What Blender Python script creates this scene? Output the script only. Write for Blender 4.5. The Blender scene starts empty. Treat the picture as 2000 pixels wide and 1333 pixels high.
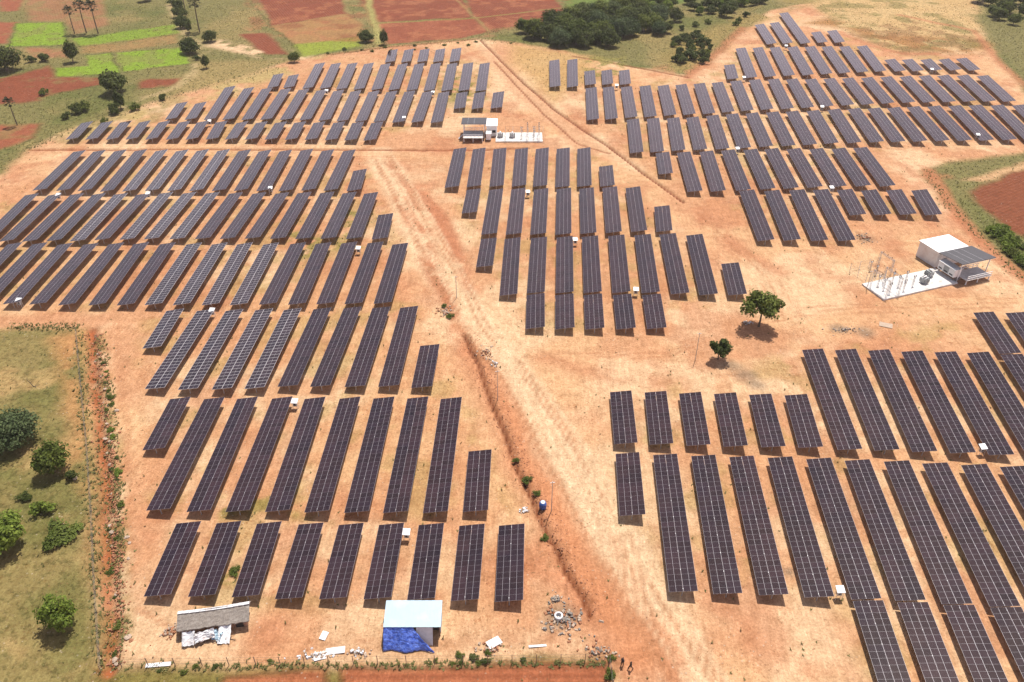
import bpy, math, random
import numpy as np
from mathutils import Vector, Matrix
random.seed(7); RNG = np.random.default_rng(11)
S = bpy.context.scene
COL = S.collection
R = math.radians

# ------------------------------------------------------------------ camera
F, PITCH, H = 1580.0, 35.6, 96.3
cam_d = bpy.data.cameras.new('camera'); cam = bpy.data.objects.new('camera', cam_d); COL.objects.link(cam)
cam.location = (0, 0, H); cam.rotation_euler = (R(90 - PITCH), 0, 0)
cam_d.sensor_width = 36; cam_d.lens = F / 2000 * 36; cam_d.clip_end = 9000; cam_d.clip_start = 1
S.camera = cam
# ------------------------------------------------------------------ light
SUN_EL, SUN_ROT = 67.0, 20.0          # the sun stands beyond the site, to the right
w = bpy.data.worlds.new('World'); S.world = w; w.use_nodes = True
wt = w.node_tree; wt.nodes.clear()
wo = wt.nodes.new('ShaderNodeOutputWorld'); bg = wt.nodes.new('ShaderNodeBackground')
sky = wt.nodes.new('ShaderNodeTexSky'); sky.sky_type = 'NISHITA'; sky.sun_disc = False
sky.sun_elevation = R(SUN_EL); sky.sun_rotation = R(SUN_ROT); sky.air_density = 1.0; sky.dust_density = 2.0
tc = wt.nodes.new('ShaderNodeTexCoord'); cn = wt.nodes.new('ShaderNodeTexNoise')
cn.inputs['Scale'].default_value = 3.2; cn.inputs['Detail'].default_value = 5
cr = wt.nodes.new('ShaderNodeValToRGB'); cr.color_ramp.elements[0].position = .47; cr.color_ramp.elements[1].position = .66
cm = wt.nodes.new('ShaderNodeMixRGB'); cm.inputs['Color2'].default_value = (22.0, 18.2, 19.6, 1)
wt.links.new(tc.outputs['Generated'], cn.inputs['Vector']); wt.links.new(cn.outputs['Fac'], cr.inputs['Fac'])
sxyz = wt.nodes.new('ShaderNodeSeparateXYZ'); wt.links.new(tc.outputs['Generated'], sxyz.inputs[0])
def wmath(op, a_, b_):
    n_ = wt.nodes.new('ShaderNodeMath'); n_.operation = op
    for i_, x_ in enumerate((a_, b_)):
        if isinstance(x_, (int, float)): n_.inputs[i_].default_value = x_
        else: wt.links.new(x_, n_.inputs[i_])
    return n_.outputs[0]
hr = wt.nodes.new('ShaderNodeMapRange'); hr.inputs[1].default_value = .62; hr.inputs[2].default_value = .12; wt.links.new(sxyz.outputs[2], hr.inputs[0])
side = wmath('ADD', wmath('MULTIPLY', sxyz.outputs[0], .8), .62)          # unseen hazy cloud bank low on the right, shaped to lighten the far panels
fac = wmath('ADD', wmath('MULTIPLY', cr.outputs['Color'], .10), wmath('MULTIPLY', hr.outputs[0], side)); fac = wmath('MINIMUM', wmath('MAXIMUM', fac, 0), 1)
wt.links.new(fac, cm.inputs['Fac']); wt.links.new(sky.outputs['Color'], cm.inputs['Color1'])
wt.links.new(cm.outputs['Color'], bg.inputs['Color']); bg.inputs['Strength'].default_value = 0.066
wt.links.new(bg.outputs['Background'], wo.inputs['Surface'])
sl = bpy.data.lights.new('sun', 'SUN'); sl.energy = 4.3; sl.angle = R(0.6); sl.color = (1, .955, .88)
so = bpy.data.objects.new('sun', sl); COL.objects.link(so)
a = R(SUN_ROT); e = R(SUN_EL)
sdir = Vector((math.sin(a) * math.cos(e), math.cos(a) * math.cos(e), math.sin(e)))
so.rotation_euler = sdir.to_track_quat('Z', 'Y').to_euler(); so.location = sdir * 300
vs = S.view_settings; vs.view_transform = 'Standard'; vs.look = 'None'; vs.exposure = 0.62; vs.gamma = 1
S.render.engine = 'CYCLES'

# ------------------------------------------------------------------ helpers
cp, sp = math.cos(R(PITCH)), math.sin(R(PITCH))
def g(px, py, z=0.0):
    u = (px - 1000) / F; v = (py - 666.5) / F
    d = Vector((u, cp - v * sp, -sp - v * cp))
    t = (z - H) / d.z
    return Vector((d.x * t, d.y * t, z))
def lin(c):
    return tuple(((x / 255) / 12.92 if x / 255 <= .04045 else ((x / 255 + .055) / 1.055) ** 2.4) for x in c)
K = 1.9
def alb(r, g_, b): return tuple(x / K for x in lin((r, g_, b)))

class MB:
    def __init__(s): s.v = []; s.f = []; s.uv = {}
    def add(s, vs_, fs):
        o = len(s.v); s.v += [tuple(x) for x in vs_]; s.f += [tuple(i + o for i in f) for f in fs]
    def box(s, c, d, rot=None, taper=1.0):
        x, y, z = d[0] / 2, d[1] / 2, d[2] / 2
        p = [Vector((sx * x * (taper if sz > 0 else 1), sy * y * (taper if sz > 0 else 1), sz * z)) for sz in (-1, 1) for sy in (-1, 1) for sx in (-1, 1)]
        if rot is not None: p = [rot @ q for q in p]
        c = Vector(c)
        s.add([q + c for q in p], [(0, 2, 3, 1), (4, 5, 7, 6), (0, 1, 5, 4), (2, 6, 7, 3), (0, 4, 6, 2), (1, 3, 7, 5)])
    def tube(s, a, b, r0, r1=None, n=6, cap=True):
        a = Vector(a); b = Vector(b); r1 = r0 if r1 is None else r1
        d = (b - a)
        if d.length < 1e-6: return
        q = d.to_track_quat('Z', 'Y')
        vs_ = []
        for p, r in ((a, r0), (b, r1)):
            for i in range(n):
                t = 2 * math.pi * i / n
                vs_.append(p + q @ Vector((math.cos(t) * r, math.sin(t) * r, 0)))
        fs = [(i, (i + 1) % n, n + (i + 1) % n, n + i) for i in range(n)]
        if cap: fs += [tuple(range(n))[::-1], tuple(range(n, 2 * n))]
        s.add(vs_, fs)
    def quad(s, p): s.add(p, [(0, 1, 2, 3)])
    def lathe(s, prof, n=14, c=(0, 0, 0)):
        vs_ = []
        for r, z in prof:
            for i in range(n):
                t = 2 * math.pi * i / n
                vs_.append((c[0] + r * math.cos(t), c[1] + r * math.sin(t), c[2] + z))
        fs = []
        for k in range(len(prof) - 1):
            for i in range(n):
                j = (i + 1) % n
                fs.append((k * n + i, k * n + j, (k + 1) * n + j, (k + 1) * n + i))
        fs += [tuple(range(n))[::-1], tuple(range((len(prof) - 1) * n, len(prof) * n))]
        s.add(vs_, fs)
    def mesh(s, name, m, smooth=False):
        me = bpy.data.meshes.new(name); me.from_pydata(s.v, [], s.f); me.update()
        if m: me.materials.append(m)
        if smooth: me.polygons.foreach_set('use_smooth', [True] * len(me.polygons))
        return me
    def build(s, name, m, parent=None, smooth=False): return link(name, s.mesh(name, m, smooth), parent)
def link(name, me, parent=None):
    o = bpy.data.objects.new(name, me); COL.objects.link(o)
    if parent: o.parent = parent
    return o
def tag(o, label, cat, group=None, kind=None):
    o['label'] = label; o['category'] = cat
    if group: o['group'] = group
    if kind: o['kind'] = kind
    return o
def thing(name, label, cat, loc=(0, 0, 0), rz=0, group=None):
    o = bpy.data.objects.new(name, None); COL.objects.link(o); o.empty_display_size = .5
    o.location = loc; o.rotation_euler = (0, 0, rz)
    return tag(o, label, cat, group)
def copy_tree(o, parent=None):
    c = o.copy(); COL.objects.link(c); c.parent = parent
    for ch in list(o.children): copy_tree(ch, c)
    return c
ORD = 'first second third fourth fifth sixth seventh eighth ninth tenth eleventh twelfth thirteenth fourteenth fifteenth sixteenth seventeenth eighteenth nineteenth twentieth twenty-first twenty-second'.split()

# ------------------------------------------------------------------ materials
def newmat(name):
    m = bpy.data.materials.new(name); m.use_nodes = True
    nt = m.node_tree; return m, nt, nt.nodes['Principled BSDF']
def N(nt, t, **kw):
    n = nt.nodes.new(t)
    for k, v in kw.items():
        if k in n.inputs: n.inputs[k].default_value = v
        else: setattr(n, k, v)
    return n
def mth(nt, op, a, b=None, c=None):
    n = nt.nodes.new('ShaderNodeMath'); n.operation = op
    for i, x in enumerate((a, b, c)):
        if x is None: continue
        if isinstance(x, (int, float)): n.inputs[i].default_value = x
        else: nt.links.new(x, n.inputs[i])
    return n.outputs[0]
def mixc(nt, fac, a, b, blend='MIX'):
    n = nt.nodes.new('ShaderNodeMixRGB'); n.blend_type = blend
    for i, x in (('Fac', fac), ('Color1', a), ('Color2', b)):
        if isinstance(x, (int, float)): n.inputs[i].default_value = x
        elif isinstance(x, tuple): n.inputs[i].default_value = (*x[:3], 1)
        else: nt.links.new(x, n.inputs[i])
    return n.outputs[0]
def ramp(nt, x, p0, p1, v0=0.0, v1=1.0):
    n = nt.nodes.new('ShaderNodeMapRange'); n.inputs[1].default_value = p0; n.inputs[2].default_value = p1
    n.inputs[3].default_value = v0; n.inputs[4].default_value = v1
    nt.links.new(x, n.inputs[0]); return n.outputs[0]
def noise(nt, vec, scale, detail=3, rough=.55):
    n = nt.nodes.new('ShaderNodeTexNoise'); n.inputs['Scale'].default_value = scale; n.inputs['Detail'].default_value = detail
    n.inputs['Roughness'].default_value = rough; nt.links.new(vec, n.inputs['Vector']); return n.outputs['Fac']
def simple(name, col, rough=.6, metal=0.0, var=.18, scale=3.0, bump=0.0, dirt=None, dirt_amt=.4):
    m, nt, b = newmat(name)
    v = nt.nodes.new('ShaderNodeTexCoord').outputs['Object']
    n1 = noise(nt, v, scale, 4)
    c = mixc(nt, 1.0, col, mixc(nt, n1, (1 - var,) * 3, (1 + var,) * 3), 'MULTIPLY')
    if dirt:
        c = mixc(nt, ramp(nt, noise(nt, v, scale * .45, 5), .5, .75, 0, dirt_amt), c, dirt)
    nt.links.new(c, b.inputs['Base Color']); b.inputs['Roughness'].default_value = rough; b.inputs['Metallic'].default_value = metal
    if bump:
        bn = nt.nodes.new('ShaderNodeBump'); bn.inputs['Strength'].default_value = bump; bn.inputs['Distance'].default_value = .05
        nt.links.new(noise(nt, v, scale * 4, 3), bn.inputs['Height']); nt.links.new(bn.outputs[0], b.inputs['Normal'])
    return m

DUST = alb(215, 150, 100)
M = {}
M['steel'] = simple('galvanised_steel', (.42, .42, .43), .45, .6)
M['white'] = simple('white_painted_steel', (.72, .72, .71), .45, 0, .06, 2, dirt=DUST, dirt_amt=.18)
M['cabinet'] = simple('grey_cabinet', (.30, .31, .31), .5, 0, .1)
M['dark'] = simple('dark_opening', (.02, .019, .018), .7)
M['concrete'] = simple('pale_concrete', (.56, .53, .50), .85, 0, .42, 1.6, .4, dirt=(.22, .17, .13), dirt_amt=.55)
M['wall'] = simple('whitewashed_wall', (.76, .75, .72), .8, 0, .1, 1.0, .1, dirt=DUST, dirt_amt=.3)
M['canopy'] = simple('dark_canopy_panels', (.022, .021, .026), .55, 0, .3, 2)
M['thatch'] = simple('grey_thatch', (.20, .17, .145), .95, 0, .55, 5, 1.0, dirt=(.33, .30, .27), dirt_amt=.6)
M['plank'] = simple('weathered_wood', (.19, .125, .085), .9, 0, .4, 4, .5)
M['mud'] = simple('mud_wall', (.32, .19, .12), .95, 0, .3, 3, .5)
M['sheet'] = simple('white_sheet', (.55, .55, .56), .7, 0, .25, 2, dirt=DUST, dirt_amt=.45)
M['tinroof'] = simple('pale_tin_roof', (.30, .42, .50), .5, 0, .1, .9, dirt=(.50, .56, .58), dirt_amt=.4)
M['barrel'] = simple('blue_plastic', (.02, .06, .22), .45, 0, .2)
M['rock'] = simple('pale_rock', (.36, .27, .20), .9, 0, .4, 2, .5)
M['redrock'] = simple('red_clod', (.30, .13, .065), .95, 0, .4, 2, .5)
M['skin'] = simple('brown_skin', (.12, .06, .035), .6)
M['hair'] = simple('black_hair', (.012, .01, .01), .7)
M['shirt'] = simple('dark_shirt', (.03, .025, .03), .9)
M['trouser'] = simple('brown_trousers', (.06, .035, .02), .9)
M['bark'] = simple('bark', (.10, .075, .05), .95, 0, .4, 4, .6)
M['wire'] = simple('grey_wire', (.12, .11, .10), .6)
M['ash'] = simple('grey_ash', (.18, .16, .14), .95, 0, .4, 2, .4)

def tarp_mat():
    m, nt, b = newmat('blue_tarpaulin')
    v = nt.nodes.new('ShaderNodeTexCoord').outputs['Object']
    n1 = noise(nt, v, 2.2, 5)
    c = mixc(nt, ramp(nt, n1, .35, .7), (.025, .075, .40), (.13, .22, .66))
    nt.links.new(c, b.inputs['Base Color']); b.inputs['Roughness'].default_value = .45
    bn = nt.nodes.new('ShaderNodeBump'); bn.inputs['Strength'].default_value = .9; bn.inputs['Distance'].default_value = .25
    nt.links.new(noise(nt, v, 2.5, 3), bn.inputs['Height']); nt.links.new(bn.outputs[0], b.inputs['Normal'])
    return m
M['tarp'] = tarp_mat()

def leaf_mat(name, c0, c1):
    m, nt, b = newmat(name)
    v = nt.nodes.new('ShaderNodeTexCoord').outputs['Object']
    geo = nt.nodes.new('ShaderNodeNewGeometry')
    n1 = noise(nt, v, .9, 3)
    f = mth(nt, 'ADD', mth(nt, 'MULTIPLY', geo.outputs['Random Per Island'], .55), mth(nt, 'MULTIPLY', ramp(nt, n1, .3, .7), .45))
    c = mixc(nt, f, c0, c1)
    oi = nt.nodes.new('ShaderNodeObjectInfo')
    c = mixc(nt, 1.0, c, mixc(nt, oi.outputs['Random'], (.82, .85, .8), (1.2, 1.12, 1.15)), 'MULTIPLY')
    nt.links.new(c, b.inputs['Base Color']); b.inputs['Roughness'].default_value = .7; b.inputs['Specular IOR Level'].default_value = .12
    tr = nt.nodes.new('ShaderNodeBsdfTranslucent'); nt.links.new(c, tr.inputs['Color'])
    mx = nt.nodes.new('ShaderNodeMixShader'); mx.inputs[0].default_value = .25
    nt.links.new(b.outputs[0], mx.inputs[1]); nt.links.new(tr.outputs[0], mx.inputs[2])
    nt.links.new(mx.outputs[0], nt.nodes['Material Output'].inputs['Surface'])
    return m
M['leaf_dark'] = leaf_mat('dark_green_leaves', (.026, .040, .010), (.115, .135, .034))
M['leaf_mid'] = leaf_mat('green_leaves', (.036, .056, .010), (.155, .185, .036))
M['leaf_bright'] = leaf_mat('bright_green_leaves', (.055, .09, .013), (.21, .27, .042))
M['leaf_blue'] = leaf_mat('blue_green_leaves', (.028, .048, .020), (.12, .155, .062))
M['leaf_palm'] = leaf_mat('palm_fronds', (.020, .024, .013), (.075, .080, .040))
M['grass'] = leaf_mat('dry_grass_tufts', (.070, .080, .022), (.20, .185, .07))

def panel_mat(name, tick, seam, mid, framecol, base):
    m, nt, b = newmat(name)
    uv = nt.nodes.new('ShaderNodeUVMap'); sx = nt.nodes.new('ShaderNodeSeparateXYZ'); nt.links.new(uv.outputs[0], sx.inputs[0])
    u, v = sx.outputs[0], sx.outputs[1]
    du = mth(nt, 'MINIMUM', u, mth(nt, 'SUBTRACT', 1.97, u))
    fr = mth(nt, 'FRACT', mth(nt, 'DIVIDE', v, 1.01)); dv = mth(nt, 'MULTIPLY', mth(nt, 'MINIMUM', fr, mth(nt, 'SUBTRACT', 1.0, fr)), 1.01)
    seamM = mth(nt, 'LESS_THAN', du, seam); tickM = mth(nt, 'LESS_THAN', dv, tick)
    midM = mth(nt, 'LESS_THAN', mth(nt, 'ABSOLUTE', mth(nt, 'SUBTRACT', u, .985)), mid)
    fm = mth(nt, 'MAXIMUM', mth(nt, 'MAXIMUM', seamM, tickM), midM)
    # cells: 6 by 12 per module, thin paler gaps
    cu = mth(nt, 'FRACT', mth(nt, 'DIVIDE', u, .1635)); cv = mth(nt, 'FRACT', mth(nt, 'DIVIDE', v, .1683))
    cellM = mth(nt, 'MAXIMUM', mth(nt, 'LESS_THAN', cu, .035), mth(nt, 'LESS_THAN', cv, .035))
    wn = nt.nodes.new('ShaderNodeTexWhiteNoise'); wn.noise_dimensions = '3D'
    cx = nt.nodes.new('ShaderNodeCombineXYZ')
    oi = nt.nodes.new('ShaderNodeObjectInfo')
    nt.links.new(mth(nt, 'FLOOR', mth(nt, 'DIVIDE', v, 1.01)), cx.inputs[0]); nt.links.new(oi.outputs['Random'], cx.inputs[1])
    nt.links.new(cx.outputs[0], wn.inputs['Vector'])
    c = mixc(nt, wn.outputs['Value'], tuple(x * .72 for x in base), tuple(x * 1.35 for x in base))
    c = mixc(nt, mth(nt, 'MULTIPLY', cellM, .12), c, (.09, .085, .09))
    c = mixc(nt, 1.0, c, mixc(nt, oi.outputs['Random'], (.8, .85, 1.0), (1.25, 1.1, 1.1)), 'MULTIPLY')
    # dust film
    ob = nt.nodes.new('ShaderNodeTexCoord').outputs['Object']
    dustf = mth(nt, 'MULTIPLY', ramp(nt, noise(nt, ob, .35, 4), .35, .75), .055)
    c = mixc(nt, mth(nt, 'ADD', mth(nt, 'MULTIPLY', dustf, .55), .006), c, DUST)
    c = mixc(nt, fm, c, framecol)
    nt.links.new(c, b.inputs['Base Color'])
    nt.links.new(mixc(nt, fm, (.075, .075, .075), (.45, .45, .45)), b.inputs['Roughness'])
    nt.links.new(mth(nt, 'MULTIPLY', fm, .12), b.inputs['Metallic'])
    b.inputs['IOR'].default_value = 1.5; b.inputs['Specular IOR Level'].default_value = .38
    return m
M['panel'] = panel_mat('dark_solar_glass', .006, .021, .015, (.27, .25, .27), (.0165, .0092, .0130))
M['panel_glint'] = panel_mat('glint_framed_solar_glass', .030, .042, .010, (.44, .41, .42), (.015, .011, .016))  # wider, brighter frame lines carry the sun glint as painted colour

# ------------------------------------------------------------------ ground
GX0, GX1, GY0, GY1, ST = -275.0, 275.0, 36.0, 480.0, 0.62
nx = int((GX1 - GX0) / ST) + 1; ny = int((GY1 - GY0) / ST) + 1
xs = GX0 + np.arange(nx) * ST; ys = GY0 + np.arange(ny) * ST
X, Y = np.meshgrid(xs, ys)
def vnoise(x, y, s, seed):
    r = np.random.default_rng(seed); T = r.random((256, 256))
    fx = x / s; fy = y / s; ix = np.floor(fx).astype(int); iy = np.floor(fy).astype(int)
    tx = fx - ix; ty = fy - iy; tx = tx * tx * (3 - 2 * tx); ty = ty * ty * (3 - 2 * ty)
    A = T[iy % 256, ix % 256]; B = T[iy % 256, (ix + 1) % 256]; C = T[(iy + 1) % 256, ix % 256]; D = T[(iy + 1) % 256, (ix + 1) % 256]
    return (A * (1 - tx) + B * tx) * (1 - ty) + (C * (1 - tx) + D * tx) * ty
def fbm(s, seed, o=4, x=None, y=None):
    x = X if x is None else x; y = Y if y is None else y
    r = 0; a_ = 1; t = 0
    for k in range(o): r = r + a_ * vnoise(x, y, s / 2 ** k, seed + k); t += a_; a_ *= .55
    return r / t
WX = (fbm(9, 100) - .5) * 7; WY = (fbm(9, 200) - .5) * 7       # edges wander
def poly_sd(pts, wob=1.0):
    P = np.array([tuple(p)[:2] for p in pts]); px = X + WX * wob; py = Y + WY * wob
    d = np.full(X.shape, 1e9); ins = np.zeros(X.shape, bool)
    for i in range(len(P)):
        a_, b_ = P[i], P[(i + 1) % len(P)]; e_ = b_ - a_; L = e_ @ e_ + 1e-9
        t = np.clip(((px - a_[0]) * e_[0] + (py - a_[1]) * e_[1]) / L, 0, 1)
        d = np.minimum(d, np.hypot(px - a_[0] - t * e_[0], py - a_[1] - t * e_[1]))
        c_ = (a_[1] > py) != (b_[1] > py)
        with np.errstate(divide='ignore', invalid='ignore'):
            xi = (b_[0] - a_[0]) * (py - a_[1]) / (b_[1] - a_[1]) + a_[0]
        ins ^= c_ & (px < xi)
    return np.where(ins, -d, d)
def line_d(pts, wob=.3):
    P = np.array([tuple(p)[:2] for p in pts]); px = X + WX * wob; py = Y + WY * wob
    d = np.full(X.shape, 1e9)
    for i in range(len(P) - 1):
        a_, b_ = P[i], P[i + 1]; e_ = b_ - a_; L = e_ @ e_ + 1e-9
        t = np.clip(((px - a_[0]) * e_[0] + (py - a_[1]) * e_[1]) / L, 0, 1)
        d = np.minimum(d, np.hypot(px - a_[0] - t * e_[0], py - a_[1] - t * e_[1]))
    return d
def sm(x): x = np.clip(x, 0, 1); return x * x * (3 - 2 * x)
CC = np.zeros(X.shape + (3,)); VEG = np.zeros(X.shape); FUR = np.zeros(X.shape); FC = np.zeros(X.shape); ZZ = np.zeros(X.shape)
CLS = np.zeros(X.shape, int); CLSN = ['ground']
def put(mask, col, veg=None, fur=None):
    global CC, VEG, FUR
    m = mask[..., None]; CC = CC * (1 - m) + np.array(col) * m
    if veg is not None: VEG = VEG * (1 - mask) + veg * mask
    if fur is not None: FUR = FUR * (1 - mask) + fur * mask
def field(px, col, soft=1.5, veg=0.0, fur=0.0, name=None, wob=.5, fdir=None, amt=1.0, patch=None):
    pts = [g(*p) for p in px]
    sd = poly_sd(pts, wob); mk = sm(.5 - sd / (2 * soft)) * amt
    if patch: mk = mk * sm((fbm(patch[0], patch[2]) - patch[1]) / .18 + .5)
    put(mk, col, veg, fur)
    if fdir is not None:
        a_, b_ = g(*fdir[0]), g(*fdir[1]); d = (b_ - a_).normalized()
        FC[sd < 0] = (X * -d.y + Y * d.x)[sd < 0]
    if name:
        if name not in ('grassland', 'dirt_road') or name not in CLSN: CLSN.append(name)
        CLS[sd < 0] = len(CLSN) - 1
def stroke(px, wid, col, soft=.6, veg=None, wob=.3, amt=1.0, depth=0.0, berm=0.0, patch=None):
    global ZZ
    d = line_d([g(*p) for p in px], wob); mk = sm(.5 - (d - wid / 2) / (2 * soft)) * amt
    if patch: mk = mk * sm((fbm(patch[0], patch[2]) - patch[1]) / .18 + .5)
    put(mk, col, veg)
    if depth: ZZ -= depth * sm(1 - d / wid)
    if berm: ZZ += berm * np.exp(-((d - wid * 1.5) / (wid * .6)) ** 2)
def road(px, wid, col, name):
    d = line_d([g(*p) for p in px], .5); put(sm(.5 - (d - wid / 2) / 4) * .95, col, 0)
    if name not in CLSN: CLSN.append(name)
    CLS[d < wid / 2] = CLSN.index(name)

SOIL = alb(236, 187, 139); SOIL_L = alb(246, 208, 164); SOIL_O = alb(222, 163, 120); SOIL_R = alb(204, 132, 92); SOIL_D = alb(150, 84, 50)
GRASS = alb(142, 134, 80); DRY = alb(180, 156, 100); GREEN = alb(112, 120, 58); CROP = alb(148, 178, 52); RED = alb(152, 84, 56); RED2 = alb(172, 101, 70); TAN = alb(182, 140, 88); BROWN = alb(178, 122, 86)

CC[:] = GRASS; VEG[:] = 1
put(sm((fbm(30, 5) - .45) / .2) * .6, DRY); put(sm((fbm(24, 15) - .52) / .2) * .7, GREEN)
# the cleared site
SITE = [(55, 292), (120, 262), (330, 192), (470, 150), (560, 122), (640, 108), (760, 92), (930, 76), (1010, 84), (1100, 100), (1220, 128), (1345, 150), (1395, 118), (1450, 62), (1500, 24), (1570, 8), (1640, -20), (1900, -20), (1905, 40), (1945, 110), (2010, 190), (2200, 260), (2200, 305), (2000, 300), (1850, 318), (1800, 338), (1850, 400), (1925, 470), (2010, 565), (2300, 650), (2400, 1600), (1195, 1600), (1190, 1292), (700, 1298), (240, 1306), (190, 1312), (172, 1100), (165, 860), (165, 640), (-200, 645), (-300, 380), (0, 345)]
field(SITE, SOIL, 2.0, .12, name=None)
field(SITE, SOIL_O, 3, None, patch=(26, .52, 31), amt=.75)
field(SITE, SOIL_L, 3, None, patch=(20, .55, 41), amt=.8)
field(SITE, SOIL_R, 3, None, patch=(11, .63, 51), amt=.5)
BLK = [[(300, 297), (690, 297), (745, 345), (815, 600), (965, 880), (1035, 1185), (280, 1185), (275, 605), (-100, 605), (-60, 385)],
       [(150, 275), (720, 280), (850, 235), (970, 215), (950, 125), (760, 100), (600, 130), (330, 205)],
       [(880, 295), (1160, 295), (1320, 470), (1450, 580), (1290, 650), (1030, 650), (870, 370)],
       [(1080, 120), (1240, 140), (1430, 100), (1640, 60), (1900, 115), (2060, 270), (1700, 300), (1810, 420), (1640, 475), (1470, 470), (1230, 300)],
       [(1195, 770), (1560, 690), (1900, 610), (2200, 700), (2200, 1420), (1730, 1420), (1640, 1170), (1300, 1165)]]
for k_, bl_ in enumerate(BLK):
    field(bl_, alb(220, 158, 112), 3, None, patch=(4, .5, 400 + 10 * k_), amt=.55)
    field(bl_, alb(190, 165, 100), 3, .6, patch=(7, .62, 405 + 10 * k_), amt=.45)
# rougher yellow ground at the site's edges
field([(120, 262), (330, 192), (560, 122), (640, 108), (600, 135), (350, 215), (130, 285)], alb(205, 178, 118), 5, .6, patch=(14, .45, 61))
field([(1000, 86), (1160, 112), (1140, 160), (1080, 200), (1000, 120)], alb(215, 175, 112), 5, .7, amt=.8)
field([(1570, 0), (1900, -20), (1930, 95), (1760, 105), (1650, 60)], alb(222, 188, 128), 6, .9, amt=.85, name='grassland')
field([(1560, 45), (1650, 55), (1760, 105), (1940, 105), (1950, 85), (1700, 60), (1620, 35)], alb(190, 140, 85), 5, .7, patch=(14, .42, 66))
field([(1570, 0), (1900, -20), (1930, 95), (1760, 105), (1650, 60)], alb(134, 128, 66), 2, None, patch=(9, .58, 801), amt=.6)
field([(1640, 62), (1780, 40), (1930, 80), (1930, 108), (1760, 108)], alb(150, 104, 62), 2, None, patch=(6, .5, 811), amt=.5)
field([(1905, 30), (2050, 20), (2050, 170), (2000, 150), (1945, 90)], GRASS, 4, 1, name='grassland')
field([(1490, 0), (1640, -10), (1560, 15), (1440, 60), (1340, 140), (1290, 120), (1330, 70), (1420, 45)], alb(170, 148, 88), 5, 1, patch=(16, .4, 67))
# farmland, upper left
field([(0, -40), (46, -40), (38, 22), (0, 24)], RED2, 1.5, .1, .6, 'ploughed_field', fdir=((0, 0), (40, 5)))
field([(0, 44), (35, 44), (8, 86), (-40, 90), (-40, 44)], RED2, 1.5, .1, .6, 'ploughed_field', fdir=((0, 44), (40, 44)))
field([(52, -30), (190, -30), (212, 50), (150, 66), (128, 45), (52, 40)], BROWN, 2.5, .5, .4, 'ploughed_field', fdir=((52, 0), (60, 40)), amt=.8)
field([(35, 46), (122, 44), (135, 88), (14, 92)], CROP, 1.2, .7, .7, 'crop_field', fdir=((35, 46), (122, 44)))
field([(142, 76), (343, 48), (346, 66), (157, 92)], CROP, 1.5, .8, .7, 'crop_field', fdir=((142, 76), (343, 50)), amt=.85)
field([(168, 110), (217, 105), (235, 143), (112, 150), (108, 135), (172, 130)], CROP, 1.0, .6, .7, 'crop_field', fdir=((112, 140), (230, 130)))
field([(227, 105), (353, 92), (373, 124), (241, 140)], CROP, 1.0, .6, .7, 'crop_field', fdir=((230, 105), (353, 92)))
field([(157, 92), (346, 66), (350, 84), (225, 103), (160, 104)], TAN, 2, .5, amt=.7)
field([(52, 95), (130, 95), (133, 115), (63, 112)], BROWN, 2, .3, amt=.9)
field([(-30, 162), (55, 140), (95, 130), (110, 150), (196, 152), (196, 166), (75, 192), (75, 198), (-30, 206)], RED, 1.8, .2, .3, 'ploughed_field', fdir=((0, 160), (190, 155)))
field([(270, 157), (354, 152), (350, 168), (270, 174)], RED, 1.8, .2, .3, 'ploughed_field', fdir=((270, 157), (354, 152)))
field([(-30, 246), (79, 242), (63, 270), (-30, 302)], RED2, 1.8, .2, .3, 'ploughed_field', fdir=((0, 246), (79, 242)))
field([(400, 90), (430, 80), (520, 95), (610, 105), (600, 118), (500, 112)], SOIL_L, 3, .1, patch=(9, .42, 71))
field([(390, 120), (560, 118), (480, 150), (350, 185), (340, 175)], DRY, 4, .9, amt=.8)
for bx in ([(-40, -40), (360, -40), (360, 250), (-40, 300)],):
    field(bx, alb(150, 140, 84), 3, None, patch=(7, .6, 601), amt=.5)
# big red fields, top
field([(487, -60), (655, -60), (676, 28), (528, 51)], RED, 1.4, .05, .7, 'ploughed_field', fdir=((487, 0), (528, 51)))
field([(528, 51), (676, 28), (706, 45), (700, 78), (575, 88)], TAN, 1.6, .3, .5, 'ploughed_field', fdir=((528, 51), (676, 28)))
field([(575, 88), (702, 72), (702, 92), (590, 112)], alb(160, 172, 62), 2.0, .5, .5, 'crop_field', fdir=((575, 88), (700, 74)))
field([(470, 67), (518, 63), (567, 108), (518, 105)], RED, 1.6, .2, .4, 'ploughed_field', fdir=((470, 67), (518, 105)))
field([(676, -60), (862, -60), (924, 34), (724, 45)], RED, 1.2, .05, .7, 'ploughed_field', fdir=((690, 0), (860, -5)))
field([(876, -60), (1020, -60), (1112, 28), (1105, 40), (953, 58), (930, 33)], RED, 1.2, .05, .7, 'ploughed_field', fdir=((880, 0), (940, 45)))
field([(724, 48), (924, 37), (949, 61), (912, 74), (762, 86)], RED2, 1.2, .05, .7, 'ploughed_field', fdir=((724, 46), (926, 35)))
field([(1060, -60), (1500, -60), (1330, 8), (1140, 26), (1112, 24)], alb(120, 140, 62), 2.5, .9, .3, 'crop_field', fdir=((1060, 0), (1300, 0)))
field([(480, -60), (1110, -60), (1110, 60), (760, 88), (480, 70)], alb(150, 78, 52), 3, None, patch=(9, .56, 611), amt=.55)
field([(480, -60), (1110, -60), (1110, 60), (760, 88), (480, 70)], alb(196, 128, 88), 3, None, patch=(6, .6, 621), amt=.5)
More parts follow.
